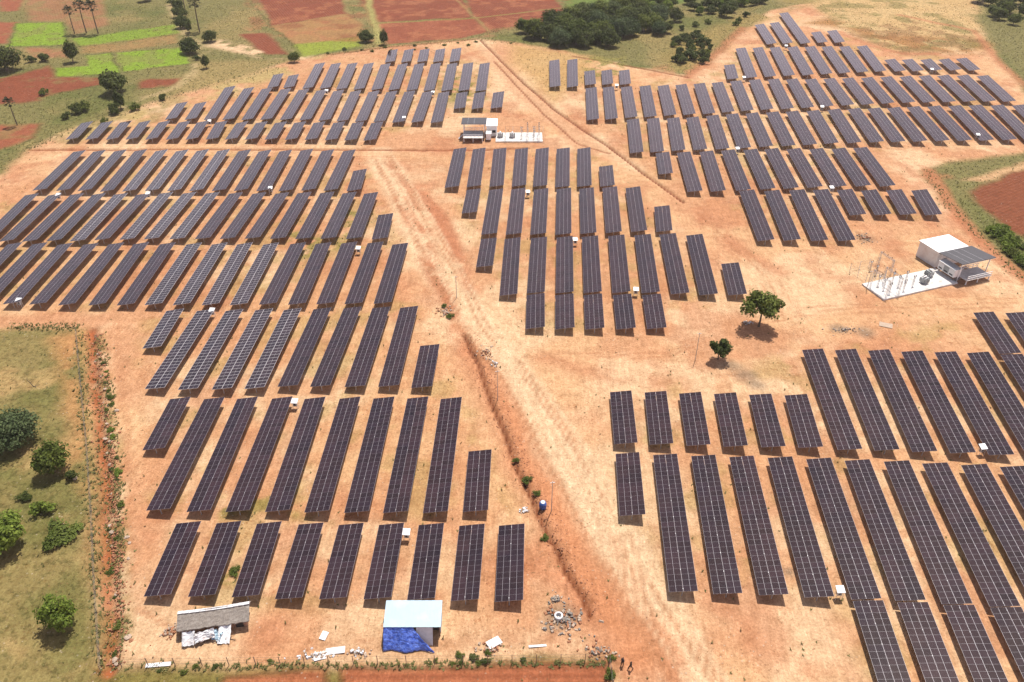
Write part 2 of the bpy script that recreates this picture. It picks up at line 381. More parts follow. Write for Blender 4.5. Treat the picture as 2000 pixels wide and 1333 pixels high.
# right edge
field([(1800, 335), (1850, 318), (2000, 300), (2200, 300), (2300, 640), (2010, 562), (1925, 468), (1850, 398)], GRASS, 2.5, 1, name='grassland')
field([(1880, 352), (2050, 305), (2050, 320), (1920, 356)], SOIL, 1.6, .2, amt=.8)
field([(1888, 374), (2000, 332), (2200, 330), (2200, 520), (2010, 464), (1960, 446)], alb(150, 86, 55), 1.5, .1, .6, 'ploughed_field', fdir=((1890, 374), (2000, 335)))
field([(1890, 395), (1960, 450), (2040, 480), (2040, 560), (1940, 470)], GREEN, 4, 1, amt=.8)
# left meadow, bottom fields
field([(-200, 645), (160, 640), (168, 900), (185, 1320), (190, 1600), (-300, 1600)], alb(160, 142, 88), 1.5, .9, name='grassland')
field([(-200, 645), (160, 640), (168, 900), (185, 1320), (190, 1600), (-300, 1600)], alb(128, 124, 68), 4, None, patch=(18, .5, 81), amt=.85)
field([(-200, 645), (160, 640), (168, 900), (185, 1320), (190, 1600), (-300, 1600)], alb(202, 168, 112), 4, None, patch=(10, .58, 91), amt=.8)
field([(100, 655), (165, 645), (168, 760), (175, 960), (140, 920), (130, 760)], alb(222, 160, 105), 3, .3, patch=(7, .4, 95), amt=.8)
field([(190, 1306), (1185, 1296), (1195, 1600), (150, 1600)], alb(142, 128, 68), 1.5, 1, name='grassland')
field([(446, 1320), (640, 1305), (668, 1600), (200, 1600)], alb(188, 116, 78), .8, .05, 1, 'ploughed_field', fdir=((440, 1320), (640, 1320)), wob=.25)
field([(672, 1301), (1186, 1298), (1200, 1600), (655, 1600)], alb(186, 112, 76), .8, .05, 1, 'ploughed_field', fdir=((680, 1302), (1180, 1300)), wob=.2)
# tracks
TRACK = [(735, 300), (800, 400), (860, 520), (925, 640), (1000, 740), (1090, 880), (1170, 1010), (1230, 1120), (1300, 1250), (1400, 1420)]
road(TRACK, 9.0, alb(248, 213, 170), 'dirt_road')
stroke([(560, 290), (860, 310), (1010, 330), (1200, 430), (1420, 560), (1560, 640), (1900, 600)], 6, SOIL, 3, amt=.6)
stroke([(935, 80), (1000, 160), (1080, 235), (1240, 330)], 5, SOIL_L, 2, .05, amt=.7)
stroke([(-100, 632), (190, 628)], 5, SOIL_O, 1.2, .05, amt=.8)
stroke([(1815, 335), (1870, 420), (1940, 500), (2060, 590)], 4, SOIL_R, 1.2, .05, amt=.8)
for dd in (-1.1, 1.1):
    tr = [g(*p) for p in TRACK]
    stroke([(p[0] + dd * 9, p[1]) for p in TRACK], .5, SOIL_O, .5, amt=.5)
field([(790, 365), (815, 372), (885, 495), (912, 590), (985, 690), (930, 650), (872, 560), (828, 465)], alb(244, 208, 164), 1.2, .02, wob=.3, amt=.85)
field([(806, 366), (832, 374), (884, 440), (908, 508), (884, 502), (848, 436)], SOIL_R, 1.0, .1, wob=.3, amt=.8)
field([(762, 380), (788, 382), (838, 452), (818, 462), (785, 425)], SOIL_R, 1.2, .4, wob=.5, amt=.7, patch=(3, .38, 701))
field([(822, 498), (850, 515), (908, 630), (888, 645), (845, 575)], SOIL_R, 1.2, .5, wob=.5, amt=.8, patch=(3, .36, 702))
field([(940, 90), (990, 130), (1190, 300), (1130, 300), (1000, 180)], SOIL_O, 2, .1, wob=.5, amt=.6)
# spoil beside the tracks
stroke([(810, 365), (850, 425), (890, 490), (920, 560)], 3.0, SOIL_R, 2, amt=.7, patch=(6, .4, 21))
stroke([(760, 320), (790, 360), (830, 440), (855, 540), (880, 610), (915, 680)], 3.5, SOIL_R, 2, .4, amt=.7, patch=(6, .42, 22))
stroke([(915, 690), (950, 760), (985, 830), (1020, 900), (1060, 980), (1110, 1080), (1160, 1180)], 6, SOIL_R, 2.5, .15, amt=.65, patch=(9, .36, 23))
stroke([(1080, 1090), (1160, 1180), (1230, 1290), (1240, 1330)], 9, SOIL_R, 3, amt=.6, patch=(8, .38, 24))
stroke([(1270, 1215), (1310, 1290), (1330, 1380)], 3.0, SOIL_R, 1.2, amt=.7)
stroke([(1340, 410), (1400, 450), (1450, 490), (1520, 530)], 4, SOIL_R, 1.8, .3, amt=.6, patch=(5, .42, 25))
stroke([(1060, 700), (1160, 730), (1290, 745)], 4, SOIL_R, 2, amt=.5, patch=(6, .42, 26))
stroke([(1850, 345), (1790, 345), (1760, 320)], 3, SOIL_R, 1.5, amt=.5)
stroke([(1345, 150), (1400, 105), (1450, 55)], 4, SOIL_R, 1.6, amt=.7)
stroke([(1760, 30), (1900, 60), (1960, 130), (2040, 200)], 3, SOIL_R, 1.6, .3, amt=.7)
stroke([(1640, 62), (1700, 90), (1760, 105), (1830, 105)], 3, SOIL_R, 1.6, .3, amt=.6)
stroke([(905, 640), (950, 730), (1000, 830), (1040, 910), (1085, 1000), (1135, 1090), (1190, 1180), (1250, 1290)], 3.6, alb(222, 150, 104), 2.2, .1, .5, amt=.75)
stroke([(1130, 1090), (1190, 1170), (1260, 1260)], 8, alb(218, 150, 104), 4, .1, .6, amt=.55)
for o_ in (-34, -26, -14, -6, 10, 18, 30, 38):
    w_ = random.uniform(-10, 10)
    stroke([(745 + o_ * .6, 305), (805 + o_ * .7 + w_, 400), (865 + o_ * .9, 520), (930 + o_ + w_, 640), (1005 + o_ * 1.1, 740), (1095 + o_ * 1.3 - w_, 880), (1175 + o_ * 1.4, 1010), (1240 + o_ * 1.5 + w_, 1120), (1310 + o_ * 1.6, 1250), (1420 + o_ * 1.6, 1420)], .5, random.choice((alb(196, 134, 92), alb(208, 148, 104), alb(246, 210, 168))), .4, None, .2, amt=.85, patch=(12, .42, 500 + o_ + 40))
for o_ in (-8, 0, 9):
    stroke([(1010 + o_, 690 + o_), (1120, 700 + o_), (1300, 690 + o_), (1420, 640 + o_), (1560, 610 + o_), (1760, 600 + o_), (1980, 590 + o_)], .5, alb(198, 136, 94), .4, None, .3, amt=.6, patch=(10, .45, 520 + o_ + 10))
    stroke([(1335 + o_ * 2, 395), (1420 + o_ * 2, 470), (1500 + o_ * 2, 545), (1545 + o_ * 2, 620)], .5, alb(198, 136, 94), .4, None, .3, amt=.7, patch=(8, .4, 540 + o_ + 10))
    stroke([(600, 312 + o_ / 2), (800, 312 + o_ / 2), (900, 335 + o_ / 2), (1000, 330 + o_ / 2)], .5, alb(198, 136, 94), .4, None, .3, amt=.6)
    stroke([(240 + o_, 640), (245 + o_, 900), (255 + o_, 1190), (420, 1262 + o_), (700, 1258 + o_), (1060, 1250 + o_), (1240, 1200 + o_)], .5, alb(198, 136, 94), .4, None, .3, amt=.6, patch=(10, .42, 560 + o_ + 10))
    stroke([(1215 + o_ * 2, 1050), (1260 + o_ * 2, 1200), (1300 + o_ * 3, 1330)], .5, alb(198, 136, 94), .4, None, .3, amt=.6)
# ditches: cut into the ground
stroke([(938, 78), (1010, 150), (1080, 212), (1140, 255), (1190, 287), (1245, 330), (1290, 362), (1335, 395)], .75, alb(130, 50, 24), .4, 0, .08, depth=.7)
stroke([(965, 120), (1060, 222), (1130, 282), (1190, 300)], .6, alb(150, 78, 44), .4, 0, .08, depth=.3)
stroke([(60, 293), (300, 292), (700, 293), (870, 294), (1030, 290)], 1.0, alb(170, 92, 54), .5, .1, .15, depth=.6)
stroke([(908, 655), (935, 715), (960, 790), (995, 870), (1025, 945), (1055, 1010), (1072, 1050), (1095, 1085), (1106, 1115), (1130, 1150), (1150, 1200)], .75, alb(128, 66, 36), .4, .1, .14, depth=.8)
stroke([(176, 645), (190, 760), (198, 860), (205, 960), (210, 1060), (214, 1150), (214, 1310)], 1.9, alb(190, 108, 66), .7, .15, .3, depth=1.0)
stroke([(196, 660), (210, 760), (222, 860), (230, 960), (232, 1060), (235, 1300)], 1.8, alb(150, 140, 72), 1.2, .9, .4, amt=.7, patch=(4, .45, 33))
stroke([(200, 700), (216, 800), (226, 900), (236, 1060), (238, 1180)], 3.0, SOIL_L, 1.2, .1, .5, amt=.7, patch=(3, .5, 34))
stroke([(158, 655), (170, 800), (182, 960), (190, 1120), (198, 1300)], 2.0, alb(165, 140, 85), 1.4, .9, .4, amt=.8, patch=(4, .38, 35))
stroke([(1120, 110), (1220, 128), (1345, 152)], 1.0, SOIL_D, .6, .3, .2, depth=.4)
stroke([(640, 108), (760, 93), (930, 77)], 1.3, alb(150, 105, 60), 1, .8, .3)
for ln in ([(35, 46), (14, 92), (140, 90), (160, 93), (346, 67)], [(112, 151), (240, 143), (374, 125)], [(0, 160), (55, 140), (95, 128)], [(196, 166), (75, 192)], [(487, 0), (528, 51), (575, 90), (595, 113)], [(270, 175), (352, 169)], [(79, 243), (62, 272), (0, 300)], [(122, 44), (135, 88)], [(170, 108), (217, 104), (237, 142)]):
    stroke(ln, .9, alb(104, 104, 52), .7, 1, .4, amt=.75, patch=(5, .4, 29))
for x0, y0, w0, h0 in ((500, 990, 70, 22), (610, 1010, 40, 14), (440, 1125, 26, 22), (680, 450, 30, 40), (900, 170, 50, 30), (1180, 130, 40, 20), (600, 480, 40, 30)):
    field([(x0 - w0, y0 - h0), (x0 + w0, y0 - h0), (x0 + w0, y0 + h0), (x0 - w0, y0 + h0)], alb(160, 150, 78), 2, .9, patch=(3, .5, 480), amt=.8)
stroke([(712, -30), (722, 20), (735, 50), (740, 85)], 3.5, alb(185, 175, 105), 1.4, .8, .4)
stroke([(726, 47), (926, 36), (1105, 15)], 1.2, alb(165, 150, 80), .8, .9, .3)
stroke([(868, -20), (930, 36), (955, 62)], 1.0, alb(180, 145, 90), .8, .6, .3)
stroke([(330, 10), (350, 60), (400, 100), (370, 150), (335, 175), (220, 215)], 3.5, alb(205, 180, 130), 1.5, .4, .8, amt=.7, patch=(9, .42, 27))
# grey ash
for (x0, y0, r) in ((1635, 643, 2.3), (1688, 650, 2.8), (1425, 715, 2.2), (1455, 735, 3.0), (1475, 755, 2.2), (1090, 1200, 3.2), (1540, 1120, 1.2), (1688, 467, 2.5)):
    c_ = g(x0, y0); d = np.hypot(X + WX * .35 - c_.x, Y + WY * .35 - c_.y)
    put(sm(1.2 - d / r) * .7, alb(150, 130, 108), .1)
# gentle relief
edge = np.minimum(np.minimum(X - GX0, GX1 - X), np.minimum(Y - GY0, GY1 - Y)); fade = sm(edge / 12)
ZZ += (fbm(40, 300, 3) - .5) * .30 + (fbm(2.2, 310, 2) - .5) * .10
ZZ *= fade
CC *= (1 + (fbm(3.2, 320, 3) - .5) * .16)[..., None]
def gz(x, y):
    i = int(round((x - GX0) / ST)); j = int(round((y - GY0) / ST))
    return float(ZZ[j, i]) if 0 <= i < nx and 0 <= j < ny else 0.0
def gg(px, py):
    p = g(px, py); p.z = gz(p.x, p.y); return p

def ground_mat():
    m, nt, b = newmat('ground_soil_and_grass')
    geo = nt.nodes.new('ShaderNodeNewGeometry'); P = geo.outputs['Position']
    at = N(nt, 'ShaderNodeAttribute', attribute_name='Col'); av = N(nt, 'ShaderNodeAttribute', attribute_name='Aux')
    sp_ = nt.nodes.new('ShaderNodeSeparateXYZ'); nt.links.new(av.outputs['Vector'], sp_.inputs[0])
    veg, fur, fc = sp_.outputs[0], sp_.outputs[1], sp_.outputs[2]
    c = at.outputs['Color']
    n2 = noise(nt, P, .55, 5, .65); n3 = noise(nt, P, 2.6, 4, .7)
    mp = nt.nodes.new('ShaderNodeMapping'); mp.inputs['Rotation'].default_value = (0, 0, R(-38)); mp.inputs['Scale'].default_value = (1.0, .16, 1)
    nt.links.new(P, mp.inputs['Vector']); n4 = noise(nt, mp.outputs[0], 1.3, 4, .65)
    c = mixc(nt, 1.0, c, mixc(nt, ramp(nt, n2, .28, .72), (.80, .76, .72), (1.17, 1.19, 1.21)), 'MULTIPLY')
    c = mixc(nt, 1.0, c, mixc(nt, ramp(nt, n3, .3, .7), (.76, .73, .71), (1.20, 1.22, 1.24)), 'MULTIPLY')
    c = mixc(nt, 1.0, c, mixc(nt, ramp(nt, n4, .3, .7), (.88, .86, .84), (1.10, 1.11, 1.13)), 'MULTIPLY')
    # stained patches, flecks, clods and pebbles
    pm = ramp(nt, noise(nt, P, .10, 4, .6), .44, .62)
    st_ = mth(nt, 'MULTIPLY', ramp(nt, noise(nt, P, .75, 6, .75), .54, .66), mth(nt, 'ADD', mth(nt, 'MULTIPLY', pm, .62), .22))
    c = mixc(nt, st_, c, mixc(nt, 1.0, c, (.64, .50, .40), 'MULTIPLY'))
    fl = mth(nt, 'MULTIPLY', mth(nt, 'GREATER_THAN', noise(nt, P, 2.1, 4, .7), .62), mth(nt, 'ADD', mth(nt, 'MULTIPLY', pm, .55), .22))
    c = mixc(nt, fl, c, (.13, .07, .03))
    lf = mth(nt, 'MULTIPLY', mth(nt, 'GREATER_THAN', noise(nt, mp.outputs[0], 3.3, 3, .7), .62), .5)
    c = mixc(nt, lf, c, mixc(nt, 1.0, c, (1.35, 1.42, 1.5), 'MULTIPLY'))
    vo = nt.nodes.new('ShaderNodeTexVoronoi'); vo.inputs['Scale'].default_value = 1.35; nt.links.new(P, vo.inputs['Vector'])
    peb = mth(nt, 'MULTIPLY', mth(nt, 'LESS_THAN', vo.outputs['Distance'], .17), ramp(nt, noise(nt, P, .12, 3), .45, .62))
    c = mixc(nt, mth(nt, 'MULTIPLY', peb, .55), c, mixc(nt, ramp(nt, vo.outputs['Color'], .3, .6), (.12, .055, .025), (.42, .34, .26)))
    # tufts
    tf = mth(nt, 'MULTIPLY', ramp(nt, noise(nt, P, .9, 5, .7), .52, .62), veg)
    c = mixc(nt, mth(nt, 'MULTIPLY', tf, .62), c, mixc(nt, 1.0, c, (.36, .42, .30), 'MULTIPLY'))
    # furrows
    wv = mth(nt, 'SINE', mth(nt, 'MULTIPLY', fc, 2 * math.pi / 1.15))
    c = mixc(nt, mth(nt, 'MULTIPLY', mth(nt, 'MULTIPLY', ramp(nt, wv, -.2, .9), fur), .34), c, mixc(nt, 1.0, c, (.62, .55, .5), 'MULTIPLY'))
    nt.links.new(c, b.inputs['Base Color']); b.inputs['Roughness'].default_value = .95
    b.inputs['Specular IOR Level'].default_value = .15
    hgt = mth(nt, 'ADD', mth(nt, 'ADD', n3, mth(nt, 'MULTIPLY', n2, 1.5)), mth(nt, 'ADD', mth(nt, 'MULTIPLY', mth(nt, 'MULTIPLY', wv, fur), .5), mth(nt, 'MULTIPLY', tf, .8)))
    bn = nt.nodes.new('ShaderNodeBump'); bn.inputs['Strength'].default_value = .55; bn.inputs['Distance'].default_value = .22
    nt.links.new(hgt, bn.inputs['Height']); nt.links.new(bn.outputs[0], b.inputs['Normal'])
    return m
M['ground'] = ground_mat()
# split the one sheet along the fields' borders: shared vertices, no overlap
AUX = np.stack([VEG, FUR, FC], -1)
ci = CLS[:-1, :-1]
jj, ii = np.meshgrid(np.arange(ny - 1), np.arange(nx - 1), indexing='ij')
base_i = jj * nx + ii
for k, nm in enumerate(CLSN):
    sel = ci == k
    if sel.sum() < 4: continue
    q = base_i[sel]; F4 = np.stack([q, q + 1, q + nx + 1, q + nx], 1)
    used, inv = np.unique(F4, return_inverse=True)
    V = np.stack([X.ravel()[used], Y.ravel()[used], ZZ.ravel()[used]], 1)
    C = np.concatenate([CC.reshape(-1, 3)[used], np.ones((len(used), 1))], 1); A = AUX.reshape(-1, 3)[used]
    F4 = inv.reshape(-1, 4)
    if k == 0:
        E = 1500.0; o = len(V)
        ex = np.array([[GX0, GY0, 0], [GX1, GY0, 0], [GX1, GY1, 0], [GX0, GY1, 0], [-E, -E, 0], [E, -E, 0], [E, E, 0], [-E, E, 0]])
        V = np.concatenate([V, ex]); C = np.concatenate([C, np.tile([*alb(165, 135, 85), 1], (8, 1))]); A = np.concatenate([A, np.tile([.8, 0, 0], (8, 1))])
        F4 = np.concatenate([F4, np.array([[4, 5, 1, 0], [5, 6, 2, 1], [6, 7, 3, 2], [7, 4, 0, 3]]) + o])
    me = bpy.data.meshes.new(nm)
    me.vertices.add(len(V)); me.vertices.foreach_set('co', V.astype(np.float32).ravel())
    me.loops.add(F4.size); me.loops.foreach_set('vertex_index', F4.astype(np.int32).ravel())
    me.polygons.add(len(F4)); me.polygons.foreach_set('loop_start', np.arange(0, F4.size, 4, dtype=np.int32))
    me.polygons.foreach_set('use_smooth', np.ones(len(F4), bool))
    me.update(calc_edges=True)
    me.attributes.new('Col', 'FLOAT_COLOR', 'POINT').data.foreach_set('color', C.astype(np.float32).ravel())
    me.attributes.new('Aux', 'FLOAT_VECTOR', 'POINT').data.foreach_set('vector', A.astype(np.float32).ravel())
    me.materials.append(M['ground'])
    link(nm, me)['kind'] = 'structure'

# ------------------------------------------------------------------ solar tables
def zipxy(s): return [tuple(float(t) for t in p.split(',')) for p in s.split()]
ROWS = [
 ('left field', 'nearest row', '280.6,1166 367,1166 452.5,1167 537,1171 623.5,1171 710,1171 795,1172 881,1174 966.5,1176',
  '344.5,1023 423,1023 502,1024 583,1025 661.8,1026 740.5,1026 818,1026 897,1027 974.5,1027'),
 ('left field', 'second-nearest row', '278,880 285,998 363.8,1000 440,1000 517.8,1000 594.8,1002 671.8,1002 747.7,1002 825.8,1002 903.8,1000',
  '332.3,780 398.8,780 463.5,780 531.8,779.5 594.8,780 663,779 729.5,779 796,779 860.8,779.5 915,882'),
 ('left field', 'third-nearest row', '278,681.5 282.2,760 347.3,762 413.8,762 477.5,760 542.3,756 605.3,756 672.8,756 738.3,756 803,758',
  '325.3,608 384.8,608 440.8,608 498.5,606.3 554.5,606.3 612.3,604.5 671.8,602.8 727,602.8 782,601.7 820.5,676.3'),
 ('left field', 'fourth-nearest row', '-102,595 -50,595 5.3,595 56.5,595 112.9,597 172,597 227.2,597 282.3,597 337.4,597 393.9,597 449,597 506,596 562,596 618,595 673,594 729.6,594',
  '14,478 63,478 112.9,479 162.8,479 212.7,478 261.3,478 312.5,478 364,478 414,478 463,478 514,478 567,477 616.6,477 667,476 717.7,476 766.3,478'),
 ('left field', 'fifth-nearest row', '-44.6,473 -3,473 41.5,473 90,472 135.2,472 183.8,470 232.4,469 280.5,468 330,468 380,468 429,468 478,467 527,467 576,467 625.8,467 675.7,467 725.6,468',
  '48.6,382 94.5,382 138,381 181.2,381 223.2,381 267,381 312,379 357,379 402,379 447.5,379 493.2,379 537.9,379 581.2,378 625.8,378 669,378 711,379 738.8,420.5'),
 ('left field', 'farthest row', '63,373 109,373 151,374 194.3,375 237.7,375 282.3,374 326,374 369,374 413,374 456.5,374 500,374 543.5,374 588,373 632,373 677,374',
  '143.1,297 182,297 223,296 263,296 304,296 344,296 384,296 425,296 466,296 505.5,296.5 546,296.5 587.5,295 628.5,295.5 670,296 690.2,334'),
 ('upper left field', 'nearest row', '127.8,273.5 166.3,273.5 206,273.5 245,273.5 283.5,273.5 323.5,273.5 362.3,273.5 401.5,273.5 439.3,273.5 478,273.5 516.5,273.5 556,274 595,274 634,274.5 672,275 709.5,275',
  '159,241 197.5,240.5 234.5,240 271.5,240 309.8,240 349,240 385,240 421,240 462,241 500,241 537,241 574.5,241 612.5,241 651,241 688,241 725.3,241'),
 ('upper left field', 'second-nearest row', '322,234.5 360.5,235 397.3,235 434,235 471,235 508,235 546,235 584.5,236 622,237 657,238 693,239 729,239.5 765.5,240 803,240.5 840.8,241 886,213 921,213.5 958,212.5',
  '344.8,203 381.5,203 439.3,172 476,174 511,175 548,175.5 583,177 618,178 651,179 685,180 720,180.5 755,180.5 790,180.5 825,181 856.5,182 891.5,182.7 926.5,182.7 963.3,181.5'),
 ('upper left field', 'third-nearest row', '521.5,172.5 553,172.5 589.8,174 624,174 656,175.5 690.3,176 725,177 758.5,177.5 793.5,178 827,178.5 861.8,179 895,178.5 928.3,179',
  '533.8,147 563.5,148.8 616,126 646.5,126 679,126 711,126 743.5,127 777,127 809.3,126.5 842,126 873.5,126 905,125 937,125'),
 ('upper left field', 'farthest row', '751.5,122.5 783,122.5 814.5,122 845.5,122 877.5,122', '758.5,99.5 790,98.5 820.5,98 851.3,98 882.8,96.5'),
 ('central field', 'farthest row', '868.6,367 911.5,366 955.6,365 1000,365 1041,365 1084.5,366 1127.6,365 1172.6,365',
  '886,292 923.5,292 964,292 1006,292 1046.6,291.5 1087,291.5 1127.6,291.5 1169.6,326'),
 ('central field', 'second-farthest row', '901.6,417 940,459 988,459 1036,459 1085,459 1133.6,457 1183,455.6 1232.6,453 1282,453',
  '911.5,371.5 955,371.5 998.6,370.5 1043,371 1087,370 1131.5,369.5 1177,367.5 1222,368 1277.7,404.5'),
 ('central field', 'second-nearest row', '929.5,522 975.5,578 1029,573 1085,573 1140,573 1196.6,573 1253.6,573 1310.7,575 1366.5,577 1422.5,577',
  '939.4,468 986,467.6 1037,466 1087.5,465 1136.6,463.5 1187.6,462 1238.7,460.5 1288,459 1340,461 1408.5,516'),
 ('central field', 'nearest row', '1027,643 1085,644 1143,644 1204,644 1264,643', '1029,577.5 1085,577.5 1140.5,577.5 1197.5,577.5 1254.5,577.5'),
 ('upper right field', 'detached pair', '1073.5,171 1107.8,171', '1072.8,119 1107.8,118'),
 ('upper right field', 'short trio', '1142.8,167 1176.5,166 1210.7,166', '1141,140 1174.3,139 1208.6,138.5'),
 ('upper right field', 'third-farthest row', '1146.3,235 1183,234 1221,231 1259,229 1297.5,227 1335,225 1373.5,223 1411,220 1448,217.5 1486.5,215.3 1527,213.5 1566.5,211.5 1604.5,209 1644.5,206.5 1683.5,204.5 1723.5,203 1763.5,201.5 1803.5,201 1843,200.5 1882.5,199.5 1921.3,199.5 1959.8,199',
  '1143.5,173 1177,171.5 1212.5,171 1248.5,169.8 1284.2,168.5 1319.2,167 1354.3,165 1389.5,162.5 1426,159.5 1462.8,157 1499,156 1535,156 1571.3,155.5 1608,154.5 1644,154 1681.5,153 1719,151.5 1756.5,150.5 1793.5,149.5 1830.3,149 1868,149 1907.3,149.5'),
 ('upper right field', 'second-farthest row', '1420.8,155 1457.5,153 1494.3,150.5 1531,149 1567.8,147.5 1604.5,145.3 1639.5,143.5 1674.5,141.8 1710,140.5 1748,140 1783,139.5 1819,138.5 1856.5,138 1893.3,138',
  '1413.8,128 1436.5,95 1469.8,94.5 1503,93.5 1537.5,93 1571.3,92.5 1604.5,92.5 1638.5,92 1672.8,91 1727,117.3 1761,117.3 1797,117.3 1832.5,117 1866.5,115.5'),
 ('upper right field', 'farthest row', '1497.8,87 1529.3,85.8 1564.3,85.5 1597.5,84 1630.8,84', '1474,49 1503,45.5 1521.2,27 1583.5,64 1615,61'),
 ('upper right field', 'third-nearest row', '1231,299.5 1270.5,297.5 1313,295 1355,293.5 1399,292 1440.5,290 1483.8,288 1527.5,286 1569.5,284 1611.5,281.8 1656,280 1700,279 1742,278 1785,277.5 1828,276.5 1872,276 1915,275 1959,274.5 2002,274.5 2045,274',
  '1224,234.5 1263.5,233 1302.5,232 1340.3,230.5 1378.8,227.5 1417.3,224.5 1456,222.5 1496,221 1534.5,219.5 1575,217.5 1616,215.5 1655.3,213.5 1693.8,213 1732.3,212 1771,210 1811,209 1851.3,208 1891.5,207 1933.5,207 1975.5,207'),
 ('upper right field', 'second-nearest row', '1286.7,341 1343,375.5 1389,375 1438,373 1485.5,371 1531,369.5 1578,367.3 1624.5,366 1672,365 1719.5,365',
  '1280.7,299.5 1322,299 1366,297.3 1408.5,295.5 1452,294 1493,293 1536,293 1580,292.5 1623.5,292 1666,290'),
 ('upper right field', 'nearest row', '1480.3,471 1531.5,471 1585,471 1637.8,471 1660.5,421 1709.5,421 1758.5,420 1807.5,421',
  '1443.5,374.3 1492.5,374 1541,373 1587.5,372.5 1634.3,372.5 1681.5,373.5 1730.5,372.5 1779.5,372.5'),
 ('lower right field', 'farthest row', '1952,691.5 2018,692.5', '1900.5,611 1963.7,612'),
 ('lower right field', 'second-farthest row', '1199.5,868 1269.5,869 1341.5,871 1414,873 1487,874 1560.5,875 1636.6,879 1709,880 1782,883 1856.5,886 1931,888.7 2005,890 2080,892',
  '1191.2,766.6 1258.8,767 1326.5,769 1394.7,770 1463,771.5 1532,773 1566,684.5 1630.5,685 1695.4,685.5 1760,687 1825,688.5 1889,689.5 1953.5,693.5'),
 ('lower right field', 'second-nearest row', '1210.5,1008 1306.7,1157 1393,1160 1482.6,1163 1572,1167 1664,1171 1749.3,1174.5 1840,1180 1932,1185 2024,1191 2115,1197',
  '1202.2,887 1275.5,889 1350,891.4 1424.5,893 1499,895 1574,897.5 1649.5,900 1726,902.5 1801,905.5 1876.5,909 1952.7,912.3'),
 ('lower right field', 'nearest row', '1736,1400 1832,1400 1931,1400 2035,1400', '1665.5,1174.5 1752.5,1177.5 1842,1182.5 1934,1187.5'),
]
GLINT_TABLES = {('left field', 'third-nearest row'): range(0, 5), ('left field', 'fourth-nearest row'): range(7, 11), ('left field', 'fifth-nearest row'): (4, 6, 7, 8), ('left field', 'farthest row'): range(4, 8)}  # tables with sun glint painted into their frame lines
TILT = R(9.0); ZL, PWID = 1.25, 1.97; GAP = .03
cache = {}
def strip_mesh(n, x0, mat):
    # one string of modules, a slab tilted about the long axis; origin at the middle of the low edge
    L = n * 1.01; ct, st = math.cos(TILT), math.sin(TILT); th = .045
    def P(u, v, t): return (u * ct - t * st, v - L / 2, ZL + u * st + t * ct)
    c = [P(u, v, t) for t in (0, -th) for (u, v) in ((x0, 0), (x0 + PWID, 0), (x0 + PWID, L), (x0, L))]
    me = bpy.data.meshes.new('panel_row')
    me.from_pydata(c, [], [(0, 1, 2, 3), (7, 6, 5, 4), (4, 5, 1, 0), (5, 6, 2, 1), (6, 7, 3, 2), (7, 4, 0, 3)]); me.update()
    uvl = me.uv_layers.new(name='UVMap'); uvs = {0: (0, 0), 1: (PWID, 0), 2: (PWID, L), 3: (0, L)}
    for p in me.polygons:
        for li, vi in zip(p.loop_indices, p.vertices):
            uvl.data[li].uv = uvs[vi] if p.index == 0 else (.005, .005 if p.index != 1 else .5)
    me.materials.append(mat); me.materials.append(M['steel'])
    me.polygons[1].material_index = 1
    return me
def frame_mesh(n):
    L = n * 1.01; ct, st = math.cos(TILT), math.sin(TILT); b = MB(); ro = Matrix.Rotation(-TILT, 3, 'Y')
    for u in (.45, 1.5, 2.5, 3.55):
        b.box((u * ct + .09 * st, 0, ZL + u * st - .09), (.06, L - .1, .08), ro)
    k = max(2, round(L / 3.6) + 1)
    for i in range(k):
        y = -L / 2 + .5 + (L - 1.0) * i / (k - 1)
        b.box((2.0 * ct + .17 * st, y, ZL + 2.0 * st - .18), (3.4, .07, .08), ro)
        for u in (1.1, 2.9):
            b.tube((2.0 * ct, y + .06, ZL - .25), (u * ct, y + .06, ZL + u * st - .2), .025, n=4)
    return b.mesh('frame', M['steel']), k
pb = MB(); pb.box((0, 0, .58), (.14, .10, 1.96)); POST = pb.mesh('post', M['steel'])
TABLES = []
